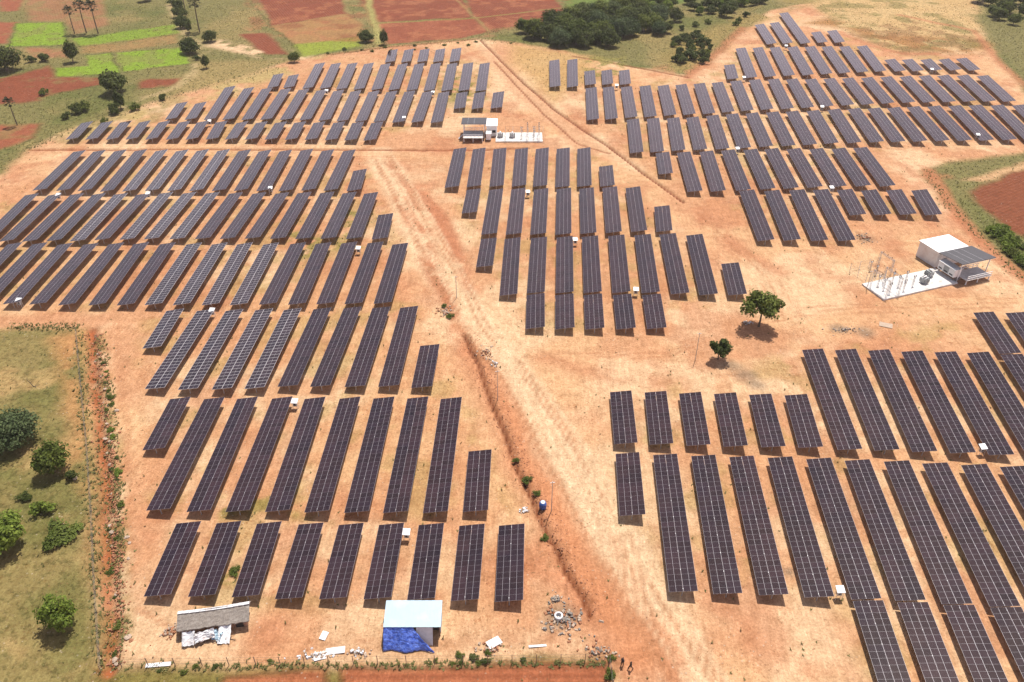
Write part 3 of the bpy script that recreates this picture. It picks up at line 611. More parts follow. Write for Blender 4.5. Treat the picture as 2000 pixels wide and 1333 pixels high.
for fld, rw, ns, fs in ROWS:
    nn, ff = zipxy(ns), zipxy(fs)
    assert len(nn) == len(ff), (fld, rw, len(nn), len(ff))
    lens = []
    for i, (a_, b_) in enumerate(zip(nn, ff)):
        A, B = g(*a_, ZL), g(*b_, ZL); d = B - A; L = d.length; lens.append(L)
    long_ = sorted(lens)[len(lens) // 2]
    for i, (a_, b_) in enumerate(zip(nn, ff)):
        A, B = g(*a_, ZL), g(*b_, ZL); d = B - A; L = d.length
        n = max(4, round(L / 1.01)); glinting = i in GLINT_TABLES.get((fld, rw), ())
        if ('f', n) not in cache:
            cache[('f', n)] = frame_mesh(n)
        for x0 in (0, PWID + GAP):
            if (n, x0, glinting) not in cache: cache[(n, x0, glinting)] = strip_mesh(n, x0, M['panel_glint' if glinting else 'panel'])
        mid = (A + B) / 2
        size = 'short ' if L < .8 * long_ and len(lens) > 3 else ''
        where = 'of the' if len(nn) < 4 and 'row' not in rw else 'in the'
        look = 'glint-painted' if glinting else 'dark'
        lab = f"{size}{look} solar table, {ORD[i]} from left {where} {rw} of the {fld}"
        t = thing('solar_table', lab, 'solar table', (mid.x, mid.y, gz(mid.x, mid.y) * .5), math.atan2(-d.x, d.y) + random.uniform(-.003, .003), f'solar tables of the {fld}')
        t.rotation_euler[1] = random.uniform(-.014, .014); t.rotation_euler[0] = random.uniform(-.004, .004)
        t.scale = (1, L / (n * 1.01), 1)
        for x0 in (0, PWID + GAP): link('panel_row', cache[(n, x0, glinting)], t)
        fm_, k = cache[('f', n)]
        link('frame', fm_, t)
        for q in range(k):
            p = link('post', POST, t); LL = n * 1.01
            p.location = (2.0 * math.cos(TILT), -LL / 2 + .5 + (LL - 1.0) * q / (k - 1), 0)
        TABLES.append((mid.x, mid.y, d.normalized(), L, i, rw, fld))

# ------------------------------------------------------------------ inverter cabinets
def make_cabinet():
    t = thing('inverter_cabinet', '', 'inverter')
    b = MB(); b.box((0, 0, 1.25), (.95, .55, 1.0)); c = b.build('cabinet', M['cabinet'], t)
    b = MB(); b.box((0, -.282, 1.25), (.4, .012, .5)); b.build('door', M['dark'], c)
    b = MB(); b.box((0, .1, 2.0), (1.6, 1.5, .05), Matrix.Rotation(R(12), 3, 'X')); b.box((0, -.64, 1.80), (1.6, .03, .10)); b.build('hood', M['white'], t)
    for sx in (-.62, .62):
        b = MB(); b.box((sx, .36, .9), (.06, .06, 2.25)); b.box((sx, -.42, .85), (.06, .06, 2.0)); b.build('leg', M['white'], t)
    return t
CAB = make_cabinet(); first = True
CABS = '417,620 578,799 795,1055 701,497 530,379 292,390 117,392 41,600 411,247 639,187 846,190 790,240 1031,386 1123,480 1241,579 1204,176 1439,301 1622,378 1452,160 1604,218 1907,274 1534,98 1818,144 1914,888 1636,1168'
for px, py in zipxy(CABS):
    p = gg(px, py); o = CAB if first else copy_tree(CAB); first = False
    best = min(TABLES, key=lambda T: min((Vector((T[0] + T[2].x * s * T[3] / 2 + 1.9, T[1] + T[2].y * s * T[3] / 2)) - p.xy).length for s in (-1, -.5, 0, .5, 1)))
    o.location = p; o.rotation_euler = (0, 0, random.uniform(-.15, .15)); o.scale = (.72, .72, .9)
    tag(o, f"white hooded inverter cabinet beside {ORD[best[4]]} table, {best[5]}, {best[6]}", 'inverter', 'white inverter cabinets among the tables')
labs = {}
for o in [o for o in COL.objects if o.name.startswith('inverter_cabinet')]:
    l = o['label']; labs[l] = labs.get(l, 0) + 1
    if labs[l] > 1: o['label'] = l.replace('white', 'second white')

# ------------------------------------------------------------------ plants
def rnd_dir():
    while True:
        v = Vector((random.uniform(-1, 1), random.uniform(-1, 1), random.uniform(-1, 1)))
        if .05 < v.length < 1: return v.normalized()
def leaf(b, p, size, n):
    q = n.to_track_quat('Z', 'Y') @ Matrix.Rotation(random.uniform(0, 6.28), 3, 'Z').to_quaternion()
    a_ = size * random.uniform(.7, 1.3); c = a_ * random.uniform(.45, .8)
    b.add([p + q @ Vector(v) for v in ((-a_, 0, 0), (0, -c, .12 * a_), (a_, 0, 0), (0, c, .12 * a_))], [(0, 1, 2, 3)])
def crown_mb(rx, ry, rz, zc, lobes, per, size, flat=0.3, fill=.35):
    b = MB(); L = []
    for k in range(lobes):
        d = rnd_dir(); r = random.uniform(.35, .8)
        if d.z < -flat: d.z *= .4
        L.append((Vector((d.x * rx * r, d.y * ry * r, d.z * rz * r + zc)), random.uniform(.28, .5)))
    for c, s in L:
        for i in range(per):
            d = rnd_dir(); q = random.uniform(.55, 1.05) if random.random() > fill else random.uniform(.1, .8)
            p = c + Vector((d.x * rx * s * q, d.y * ry * s * q, d.z * rz * s * q))
            leaf(b, p, size, (d + rnd_dir() * .8 + Vector((0, 0, .5))).normalized())
    return b, L
def trunk_mb(h, r, L, lean=0):
    b = MB(); top = Vector((lean, 0, h))
    pts = [Vector((0, 0, -.3)), Vector((lean * .3 + .05, .04, h * .4)), top]
    b.tube(pts[0], pts[1], r * 1.3, r); b.tube(pts[1], pts[2], r, r * .7)
    for c, s in L[:9]:
        m_ = top.lerp(c, .5) + Vector((0, 0, .1)); b.tube(pts[1].lerp(top, random.uniform(.4, 1)), m_, r * .5, r * .3, 5); b.tube(m_, c, r * .3, r * .1, 5)
    return b
PROTO = {}
def tree_proto(key, leafm, rx, rz, trunk_h, lobes, per, size, r=.16, sq=1.0):
    b, L = crown_mb(rx, rx * sq, rz, trunk_h + rz * .7, lobes, per, size)
    PROTO[key] = (b.mesh('crown', M[leafm]), trunk_mb(trunk_h + rz * .3, r, L).mesh('trunk', M['bark']))
# unit sizes in metres; copies are scaled
tree_proto('umbrella', 'leaf_mid', 3.4, 2.2, 2.4, 26, 120, .26, .17)
tree_proto('small', 'leaf_dark', 2.2, 1.7, 1.0, 18, 110, .24, .12)
tree_proto('round_a', 'leaf_mid', 3.6, 3.2, .7, 34, 120, .27, .2)
tree_proto('round_b', 'leaf_dark', 3.6, 2.9, .6, 34, 120, .28, .2)
tree_proto('round_c', 'leaf_blue', 3.8, 3.0, .4, 46, 150, .20, .2)
tree_proto('round_d', 'leaf_bright', 3.4, 2.8, .5, 32, 120, .27, .2)
tree_proto('round_e', 'leaf_dark', 4.0, 2.4, .8, 30, 110, .32, .2, .8)
tree_proto('round_e2', 'leaf_bright', 3.5, 3.3, .7, 22, 150, .25, .2)
tree_proto('tall', 'leaf_dark', 2.0, 3.6, .8, 24, 110, .26, .16)
def bush_proto(key, leafm, rx, rz, lobes, per, size):
    b, L = crown_mb(rx, rx * .85, rz, rz * .75, lobes, per, size)
    s = MB()
    for c, q in L[:6]: s.tube((0, 0, -.1), c, .05, .02, 4)
    PROTO[key] = (b.mesh('foliage', M[leafm]), s.mesh('stem', M['bark']))
bush_proto('bush_a', 'leaf_mid', 1.5, 1.0, 14, 60, .16)
bush_proto('bush_b', 'leaf_bright', 1.6, .9, 14, 60, .16)
bush_proto('bush_c', 'leaf_dark', 1.5, 1.1, 14, 60, .17)
def plant(key, px, py, s, label, cat='tree', name=None, group=None, sz=None):
    if key.startswith('bush') and sz is None and s < 1: sz = s * random.uniform(.5, .8)
    p = gg(px, py); t = thing(name or ('shrub' if key.startswith('bush') else 'tree'), label, cat, p, random.uniform(0, 6.28), group)
    j_ = .16 if key.startswith('bush') or group else .05
    t.scale = (s * random.uniform(1 - j_, 1 + j_), s * random.uniform(1 - j_, 1 + j_), sz or s)
    a_, b_ = PROTO[key]
    link(a_.name.split('.')[0], a_, t); link(b_.name.split('.')[0], b_, t)
    return t
plant('umbrella', 1482, 638, 1.3, 'umbrella-shaped green tree with bare trunk standing on open bare soil', sz=1.38)
plant('small', 1402, 703, 1.12, 'small compact tree beside the thin pole on grey ash stained soil', sz=1.25)
plant('round_c', 32, 866, 1.22, 'large round blue-green tree at the left edge of the meadow', sz=1.15)
plant('round_a', 108, 922, .86, 'ragged green tree between the round blue-green tree and the red ditch', sz=1.02)
plant('round_d', 12, 1070, 1.2, 'bright green bushy tree cut by the left edge of the picture', sz=1.05)
plant('round_e2', 121, 1226, .78, 'yellow-green tree alone in the lower left meadow', sz=.92)
plant('bush_c', 50, 975, .9, 'tiny dark shrub above the bright bushy tree in the meadow', 'shrub')
plant('bush_b', 85, 1000, 1.35, 'bright green shrub right of the leftmost bushy tree', 'shrub')
plant('bush_a', 125, 1040, 2.2, 'low spreading green shrub beside the red ditch in the meadow', 'shrub', sz=.7)
plant('bush_a', 105, 1062, 1.3, 'smaller low shrub just below the spreading shrub in the meadow', 'shrub', sz=.9)
plant('bush_c', 142, 935, 1.0, 'shrub at the foot of the ragged green tree', 'shrub')
# upper left farmland
FARM = [('round_b', 14, 138, 1.75, 'large dark tree at the left edge between the crop fields'), ('tall', 143, 122, 1.3, 'tall dark tree left of the bright green crop strips'),
 ('round_e', 228, 182, 1.6, 'broad dark tree between two narrow red ploughed plots'), ('tall', 237, 213, .95, 'narrow dark tree just below the broad dark tree'),
 ('round_b', 372, 104, 1.15, 'round dark tree right of the largest bright crop plot'), ('round_b', 412, 82, .9, 'round dark tree above the pale eroded gully'),
 ('tall', 403, 134, .8, 'slim dark tree beside the pale eroded gully'), ('round_e', 352, 35, 1.0, 'dark tree at the top of the tree line by the palms'),
 ('round_b', 357, 55, 1.0, 'dark tree in the middle of the tree line by the palms'), ('tall', 370, 64, .7, 'slim dark tree at the lower end of the palm tree line'),
 ('round_b', 715, 82, .9, 'round tree left of the grassy path by the red fields'), ('tall', 750, 88, .95, 'dark tree right of the grassy path by the red fields'),
 ('round_e', 285, 3, 1.1, 'dark tree at the top edge of the olive meadow'), ('round_a', 575, 122, .7, 'small tree at the corner of the bright field by the site'),
 ('round_b', 350, 18, .8, 'small dark tree near the top edge by the thin palms')]
for k, x, y, s, l in FARM: plant(k, x, y, s, l)
SHR = [('bush_c', 88, 120, 1.9, 'dark shrub on the brown plot between two left trees'), ('bush_c', 62, 122, 1.4, 'smaller dark shrub by the large left edge tree'), ('bush_c', 150, 222, 2.0, 'dark shrub left in the row above the red corner plot'),
 ('bush_a', 168, 216, 1.9, 'green shrub second in the row above the red corner plot'), ('bush_c', 225, 222, 2.0, 'dark shrub under the narrow tree by the site edge'), ('bush_a', 87, 185, 1.3, 'lone shrub on the lower red ploughed plot'),
 ('bush_a', 265, 216, 1.5, 'green shrub on the site edge right of the narrow tree'), ('bush_c', 130, 232, 1.3, 'low dark shrub at the site corner by the leaning palm'), ('bush_c', 318, 196, 1.2, 'small dark shrub on the site edge above short tables'),
 ('bush_a', 205, 240, 1.0, 'small shrub on the pale bank above the upper left tables'), ('bush_c', 338, 10, 1.6, 'dark shrub at the top of the palm tree line'), ('bush_c', 385, 118, 1.1, 'small shrub on the gully bank below the round tree')]
for k, x, y, s, l in SHR: plant(k, x, y, s, l, 'shrub')
# palms
def palm_proto():
    b = MB(); z = 0; px_ = Vector((0, 0, -.3))
    for i in range(7):
        q = Vector((.05 * i * i * .16, .02 * i, 7.4 * (i + 1) / 7)); b.tube(px_, q, .22 - .012 * i, .21 - .012 * i, 7); px_ = q
    f = MB()
    for i in range(46):
        d = rnd_dir()
        if d.z < -.55: d.z *= -.5; d.normalize()
        L = random.uniform(1.1, 1.75); s0 = px_ + Vector((0, 0, .1)); tip = s0 + d * L
        f.tube(s0, tip, .03, .02, 3, False)
        side = d.cross(Vector((0, 0, 1))).normalized() if abs(d.z) < .95 else Vector((1, 0, 0)); up = side.cross(d)
        for k in range(9):
            t = (k - 4) / 4 * 1.25; w_ = d * math.cos(t) + side * math.sin(t)
            e_ = tip + w_ * random.uniform(.65, .9) - Vector((0, 0, .18 * abs(t)))
            n_ = (w_.cross(up)).normalized() * .10
            f.add([tip, tip.lerp(e_, .6) - n_, e_, tip.lerp(e_, .6) + n_], [(0, 1, 2, 3)])
    return f.mesh('crown', M['leaf_palm']), b.mesh('trunk', M['bark'])
PALM = palm_proto()
for x, y, s, lean, l in ((146, 66, 1.25, .5, 'leftmost of the three fan palms at the brown plot edge'), (169, 65, 1.5, .3, 'middle of the three fan palms at the brown plot edge'), (192, 66, 1.5, .6, 'rightmost of the three fan palms at the brown plot edge'),
    (34, 245, 1.0, 1.2, 'single leaning fan palm near the red corner plot'), (364, 30, 1.4, 0, 'left thin palm in the tree line by the gully'), (390, 62, 1.6, .2, 'right thin palm standing over the olive slope'), (1167, 30, 1.2, 0, 'fan palm rising over the dark thicket')):
    p = gg(x, y); t = thing('palm_tree', l, 'palm tree', p, 0, 'fan palms on the farmland'); t.scale = (s * .85, s * .85, s); t.rotation_euler = (0, -R(3 * lean), random.uniform(-.5, .5))
    link('crown', PALM[0], t); link('trunk', PALM[1], t)
# thicket beyond the site
def in_poly(x, y, P):
    c = False
    for i in range(len(P)):
        (a0, b0), (a1, b1) = P[i], P[(i + 1) % len(P)]
        if (b0 > y) != (b1 > y) and x < (a1 - a0) * (y - b0) / (b1 - b0) + a0: c = not c
    return c
def scatter(poly, n, keys, smin, smax, label, group, mind, cat='tree'):
    done = []; xs_ = [p[0] for p in poly]; ys_ = [p[1] for p in poly]; k = 0
    while len(done) < n and k < 8000:
        k += 1; x, y = random.uniform(min(xs_), max(xs_)), random.uniform(min(ys_), max(ys_))
        if not in_poly(x, y, poly): continue
        p = g(x, y)
        if any((p - q).length < mind for q in done): continue
        done.append(p); plant(random.choice(keys), x, y, random.uniform(smin, smax), label, cat, None, group)
scatter([(1018, 62), (1060, 58), (1120, 40), (1190, 22), (1290, 35), (1300, 66), (1240, 76), (1200, 90), (1130, 98), (1060, 88)], 56, ['round_b', 'round_e', 'round_b', 'round_a', 'round_c'], .95, 1.5, 'dark rounded tree massed in the thicket behind the dirt bank', 'thicket trees behind the dirt bank', 4.2)
scatter([(1190, 8), (1330, 0), (1490, -8), (1500, 14), (1420, 36), (1340, 26), (1200, 24)], 30, ['round_a', 'round_b', 'round_d', 'round_e'], .7, 1.2, 'green tree in the line above the thicket at the top edge', 'trees along the top edge', 5)
scatter([(1318, 72), (1372, 70), (1390, 95), (1375, 128), (1322, 128), (1308, 100)], 26, ['bush_c', 'bush_a', 'bush_c'], 1.2, 2.2, 'dark shrub in the scrub patch above the orange bank', 'shrubs in the scrub patch', 2.6, 'shrub')
scatter([(1300, 40), (1480, 20), (1440, 50), (1360, 62), (1310, 60)], 9, ['bush_c', 'bush_a', 'round_b'], 1.0, 1.6, 'scattered bush on the olive slope right of the thicket', 'bushes on the olive slope', 6, 'shrub')
scatter([(1905, 0), (2005, -5), (2010, 50), (1960, 48), (1925, 35)], 14, ['round_b', 'round_e', 'round_a'], .8, 1.35, 'dense tree clumped in the upper right corner', 'trees in the upper right corner', 4.5)
scatter([(1925, 448), (1965, 452), (2010, 478), (2010, 525), (1985, 512)], 16, ['bush_b', 'bush_a', 'bush_b'], .9, 1.6, 'green shrub in the hedge below the dark red field', 'hedge shrubs at the right edge', 1.7, 'shrub')
scatter([(640, 100), (1010, 78), (1010, 86), (640, 110)], 14, ['bush_c', 'bush_a'], .5, .9, 'small shrub in the boundary strip under the red fields', 'boundary strip shrubs', 5, 'shrub')
scatter([(195, 690), (212, 690), (235, 960), (222, 960)], 15, ['bush_a', 'bush_c', 'bush_b'], .25, .7, 'small shrub on the bank of the left red ditch', 'ditch bank shrubs', 1.4, 'shrub')
scatter([(205, 960), (240, 960), (232, 1290), (220, 1290)], 7, ['bush_a', 'bush_c'], .3, .6, 'small shrub on the lower bank of the left red ditch', 'ditch bank shrubs', 3, 'shrub')
scatter([(250, 1292), (560, 1288), (560, 1312), (250, 1316)], 5, ['bush_a', 'bush_a', 'bush_c'], .25, .45, 'low shrub along the wire fence left of the blue shed', 'fence line shrubs', 1.2, 'shrub')
scatter([(850, 1276), (960, 1274), (960, 1296), (850, 1298)], 8, ['bush_a', 'bush_c'], .25, .55, 'dusty shrub at the wire fence right of the blue shed', 'fence line shrubs', .9, 'shrub')
plant('bush_c', 1022, 1290, .4, 'single dark shrub on the fence below the debris heap', 'shrub')
for x, y, s, l in ((1008, 900, .5, 'upper small shrub on the central ditch bank'), (1030, 940, .7, 'middle green shrub on the central ditch bank'), (1048, 965, .55, 'shrub just above the blue barrel by the ditch'), (1063, 1052, .6, 'lowest green shrub on the central ditch bank'),
    (460, 1010 + 108, .7, 'weed clump between the second and third nearest tables'), (880, 620, .8, 'weed patch on spoil left of the track'), (868, 600, .6, 'upper weed patch on spoil left of the track'), (1195, 1288, .5, 'shrub at the right end of the wire fence'), (1190, 1320, .6, 'shrub beside the fence corner posts at the bottom')):
    plant('bush_a', x, y, s, l, 'shrub')
# grass tufts: nobody could count them
gb = MB(); n = 0; cnt = 0
while cnt < 14000 and n < 400000:
    n += 1
    x = random.uniform(-240, 240); y = random.uniform(55, 420)
    if abs(x) > (y + 40) * .62 or random.random() > (90 / (y + 10)) ** .7: continue
    i = int((x - GX0) / ST); j = int((y - GY0) / ST); v = VEG[j, i]
    if random.random() > v ** 2 * (.9 if CLSN[CLS[j, i]] != 'ploughed_field' else .05) + .012: continue
    cnt += 1; z = gz(x, y); hh = random.uniform(.12, .38)
    for k in range(4):
        t = random.uniform(0, 6.28); dx, dy = math.cos(t), math.sin(t); w_ = random.uniform(.05, .12)
        gb.add([(x - dy * w_, y + dx * w_, z), (x + dy * w_, y - dx * w_, z), (x + dx * .25 + dy * w_ * .3, y + dy * .25, z + hh), (x + dx * .25 - dy * w_ * .3, y + dy * .25, z + hh)], [(0, 1, 2, 3)])
for pts, n_, sd_ in (([(176, 650), (190, 760), (204, 880), (210, 980), (216, 1100), (226, 1300)], 1500, 15), ([(196, 660), (220, 800), (232, 960), (238, 1100)], 500, 7), ([(240, 1306), (500, 1302), (740, 1299), (905, 1297), (1190, 1296)], 650, 5), ([(20, 640), (160, 640)], 400, 4), ([(150, 655), (165, 850), (182, 1060), (196, 1310)], 700, 8), ([(640, 108), (760, 92), (930, 77), (1010, 84)], 500, 2), ([(330, 192), (560, 124)], 300, 4), ([(55, 292), (120, 262), (330, 195)], 400, 5), ([(1810, 330), (1850, 398), (1925, 470), (2010, 560)], 500, 6)):
    for i in range(int(n_ * .42)):
        k = random.randrange(len(pts) - 1); t = random.random(); q = g(pts[k][0] + (pts[k + 1][0] - pts[k][0]) * t + random.gauss(0, sd_), pts[k][1] + (pts[k + 1][1] - pts[k][1]) * t + random.gauss(0, min(sd_, 4)))
        x, y, z = q.x, q.y, gz(q.x, q.y); hh = random.uniform(.08, .34)
        for k in range(4):
            t = random.uniform(0, 6.28); dx, dy = math.cos(t), math.sin(t); w_ = random.uniform(.07, .16)
            gb.add([(x - dy * w_, y + dx * w_, z), (x + dy * w_, y - dx * w_, z), (x + dx * .3 + dy * w_ * .3, y + dy * .3, z + hh), (x + dx * .3 - dy * w_ * .3, y + dy * .3, z + hh)], [(0, 1, 2, 3)])
tag(gb.build('grass', M['grass']), 'dry olive grass tufts scattered over meadow and soil', 'grass', kind='stuff')

# ------------------------------------------------------------------ rocks and rubble
def rock_mesh(seed, m):
    r = random.Random(seed); b = MB(); n = 8; pr = [(.02, -.35), (.75, -.2), (1, .1), (.7, .5), (.05, .68)]
    b.lathe(pr, n); b.v = [(x * r.uniform(.75, 1.2), y * r.uniform(.75, 1.2), z * r.uniform(.7, 1.2)) for x, y, z in b.v]
    return b.mesh('rock', m)
RK = [rock_mesh(i, M['rock']) for i in range(4)]; RR = [rock_mesh(i + 9, M['redrock']) for i in range(3)]
def rock(px, py, s, label, red=False, group=None, name='rock'):
    s *= .62; p = gg(px, py); o = link(name, random.choice(RR if red else RK)); o.location = (p.x, p.y, p.z + s * .1)
    o.scale = (s, s * random.uniform(.7, 1.1), s * random.uniform(.6, .9)); o.rotation_euler = (random.uniform(-.3, .3), random.uniform(-.3, .3), random.uniform(0, 6))
    return tag(o, label, 'rock', group)
for (x, y, s) in ((186, 655, .4), (190, 690, .5), (184, 700, .45), (197, 735, .4), (205, 760, .5), (203, 782, .6), (212, 792, .45), (228, 803, .7), (209, 828, .55), (206, 855, .8), (214, 862, .6), (208, 880, .6), (218, 850, .5), (213, 905, .5), (216, 958, .4), (213, 1020, .6), (216, 1035, .7), (216, 1060, .5), (248, 1050, .7), (253, 1062, .6), (251, 1092, .5), (226, 1140, .4), (224, 1155, .6), (222, 1285, .8), (226, 1296, .5)):
    rock(x, y, s, 'pale boulder lying along the bank of the left red ditch', group='boulders along the left ditch')
rock(250, 1245, .9, 'pale boulder alone on bare soil left of the thatched hut')
rock(256, 1252, .5, 'small boulder touching the lone boulder near the thatched hut', True)
rock(147, 935, .8, 'pale boulder in the meadow beside the ragged green tree')
# loose rubble heaps
def rubble(cx_, cy_, rx, ry, n, mats, label, smin=.12, smax=.4, cat='rubble'):
    p = gg(cx_, cy_); b = MB()
    t = thing('debris_heap', label, cat, p)
    for k, m in enumerate(mats):
        b = MB()
        for i in range(n // len(mats)):
            a_ = random.uniform(0, 6.28); r = abs(random.gauss(0, .55)); x, y = math.cos(a_) * r * rx, math.sin(a_) * r * ry; s = random.uniform(smin, smax)
            z = max(0, .35 * (1 - r)) * random.random()
            ro = (Matrix.Rotation(random.uniform(0, 6), 3, 'Z') @ Matrix.Rotation(random.uniform(-.5, .5), 3, 'X'))
            b.box((x, y, z + s * .2), (s * random.uniform(.6, 1.8), s * random.uniform(.5, 1.1), s * random.uniform(.3, .8)), ro, .75)
        b.build(['pale_pieces', 'dark_pieces', 'earth_clods'][k], m, t)['kind'] = 'stuff'
rubble(1105, 1212, 3.6, 3.0, 150, (M['rock'], M['ash'], M['redrock']), 'grey ash and debris heap right of the nearest left tables', .15, .5)
rubble(1085, 1170, 1.3, 1.2, 40, (M['rock'], M['ash']), 'pale yellowish debris pile just above the ash heap')
rubble(1688, 466, 2.2, 2.6, 70, (M['rock'], M['ash'], M['redrock']), 'grey rubble beside the last long table of the upper right field')
rubble(960, 1268, 2.6, 1.3, 60, (M['rock'], M['redrock']), 'pale debris by the fence right of the blue shed')
rubble(620, 1280, 3.4, .9, 70, (M['sheet'], M['rock']), 'scattered white scraps by the fence left of the blue shed')
rubble(700, 1275, 2.2, 1.0, 40, (M['rock'], M['sheet']), 'pale broken slabs close to the left side of blue shed')
rubble(1170, 1272, 2.4, 1.6, 70, (M['rock'], M['ash'], M['redrock']), 'grey white debris at the right corner of the wire fence')
rubble(1025, 998, 1.3, .9, 40, (M['rock'], M['sheet']), 'white scrap pieces left of the central ditch by the barrel')
rubble(335, 1235, 1.8, 1.6, 60, (M['redrock'], M['rock']), 'reddish earth clods left of the thatched hut')
rubble(1460, 632, 1.2, .7, 24, (M['sheet'], M['rock']), 'white scraps on the ground left of the umbrella tree trunk')
rubble(968, 712, .9, 1.2, 24, (M['rock'], M['sheet']), 'pale scraps at the foot of the pole on the track')
rubble(870, 610, 2.5, 3.0, 70, (M['redrock'], M['rock']), 'brown clods with weeds left of the dirt track')
rubble(950, 690, 1.6, 2.6, 50, (M['redrock'], M['rock']), 'loose clods at the upper end of the central ditch')
rubble(1650, 645, 4.0, 1.6, 70, (M['ash'], M['rock']), 'grey burnt patch of ash on open soil', .1, .35)
# scattered clods on soil: uncountable
sb = MB(); pl = MB(); c0 = 0
for i in range(9000):
    x = random.uniform(-220, 220); y = random.uniform(58, 330)
    if abs(x) > (y + 40) * .62: continue
    j, i2 = int((y - GY0) / ST), int((x - GX0) / ST)
    if VEG[j, i2] > .5 or vnoise(np.array([x]), np.array([y]), 14.0, 77)[0] < random.uniform(.25, .95): continue
    s = random.uniform(.05, .17); z = gz(x, y)
    sb.box((x, y, z + s * .2), (s * random.uniform(.8, 1.7), s, s * .6), Matrix.Rotation(random.uniform(0, 6), 3, 'Z'), .6)
LD = [(186, 650), (196, 760), (210, 870), (216, 960), (222, 1060), (226, 1150), (226, 1300)]
for i in range(1500):
    k = random.randrange(len(LD) - 1); t = random.random(); x_, y_ = LD[k][0] + (LD[k + 1][0] - LD[k][0]) * t, LD[k][1] + (LD[k + 1][1] - LD[k][1]) * t
    p = gg(x_ + random.gauss(2, 11), y_); s = random.uniform(.07, .3) * (1 if random.random() < .85 else 1.7)
    sb.box((p.x, p.y, p.z + s * .15), (s * random.uniform(.8, 1.7), s, s * .6), Matrix.Rotation(random.uniform(0, 6), 3, 'Z'), .6)
CD = [(905, 650), (935, 720), (960, 790), (995, 870), (1025, 945), (1055, 1010), (1095, 1085), (1150, 1200)]
for i in range(900):
    k = random.randrange(len(CD) - 1); t = random.random(); x_, y_ = CD[k][0] + (CD[k + 1][0] - CD[k][0]) * t, CD[k][1] + (CD[k + 1][1] - CD[k][1]) * t
    p = gg(x_ + random.gauss(10, 13), y_); s = random.uniform(.05, .24)
    sb.box((p.x, p.y, p.z + s * .15), (s * random.uniform(.8, 1.7), s, s * .6), Matrix.Rotation(random.uniform(0, 6), 3, 'Z'), .6)
tag(sb.build('loose_stones', M['redrock']), 'loose reddish clods scattered over the bare soil', 'stones', kind='stuff')
# tilted scrap sheets
def scrap(px, py, w_, l_, label, m='sheet', rz=None, z=.12):
    p = gg(px, py); b = MB(); b.box((0, 0, 0), (w_, l_, .03)); o = b.build('scrap_sheet', M[m]); o.location = (p.x, p.y, p.z + z)
    o.rotation_euler = (random.uniform(-.1, .1), random.uniform(-.1, .1), random.uniform(0, 3) if rz is None else rz); return tag(o, label, 'scrap')
scrap(633, 1243, 1.3, .9, 'small white sheet lying alone on soil between the huts')
scrap(655, 1272, 2.6, 1.0, 'pale plank sheet lying by the fence left of blue shed', rz=.1)
scrap(625, 1283, 1.6, 1.1, 'bluish white sheet lying in scraps at the fence', rz=.3)
scrap(965, 1257, 2.0, 1.2, 'white leaning sheet near debris right of the blue shed', rz=.6, z=.3)
scrap(310, 1300, 3.2, .6, 'long pale sheet lying at the far left of fence', rz=.1)
scrap(1730, 636, 2.6, 1.6, 'pale slab lying on open soil past the ash patch', 'rock', rz=-.4)
scrap(1050, 1262, 2.4, .35, 'narrow pale plank lying above the fence posts', 'sheet', rz=.1)

# ------------------------------------------------------------------ inverter stations
def frame_from(p0, p1):
    d = (p1 - p0); d.z = 0; return p0, math.atan2(d.y, d.x), d.length
def lattice_post(b, x, y, h, s=.22):
    for sx in (-s, s):
        for sy in (-s, s): b.tube((x + sx, y + sy, 0), (x + sx * .6, y + sy * .6, h), .035, n=4)
    k = int(h / .6)
    for i in range(k):
        z0, z1 = h * i / k, h * (i + 1) / k; f0, f1 = 1 - .4 * i / k, 1 - .4 * (i + 1) / k; s0 = s if i % 2 else -s
        b.tube((x - s0 * f0, y - s * f0, z0), (x + s0 * f1, y - s * f1, z1), .022, n=4); b.tube((x + s * f0, y - s0 * f0, z0), (x + s * f1, y + s0 * f1, z1), .022, n=4)
def transformer(loc, rz, label):
    t = thing('transformer', label, 'transformer', loc, rz); t.scale = (.8, .8, .72)
    b = MB(); b.box((0, 0, 1.0), (1.9, 1.1, 1.5)); b.box((0, 0, 1.8), (2.0, 1.2, .08)); b.build('tank', M['cabinet'], t)
    for s in (-1, 1):
        b = MB()
        for i in range(7): b.box((-.75 + .25 * i, s * .85, 1.0), (.05, .5, 1.2))
        b.build('radiator', M['cabinet'], t)
    for i in range(3):
        b = MB(); b.lathe([(.09, 0), (.12, .1), (.07, .2), (.11, .3), (.06, .4), (.09, .5), (.03, .6)], 8, (-.5 + .5 * i, 0, 1.84)); b.build('bushing', M['plank'], t)
    b = MB(); b.tube((-.9, 0, 2.35), (.3, 0, 2.35), .22, n=10); b.tube((-.3, 0, 1.8), (-.3, 0, 2.3), .05, n=6); b.build('conservator', M['white'], t)
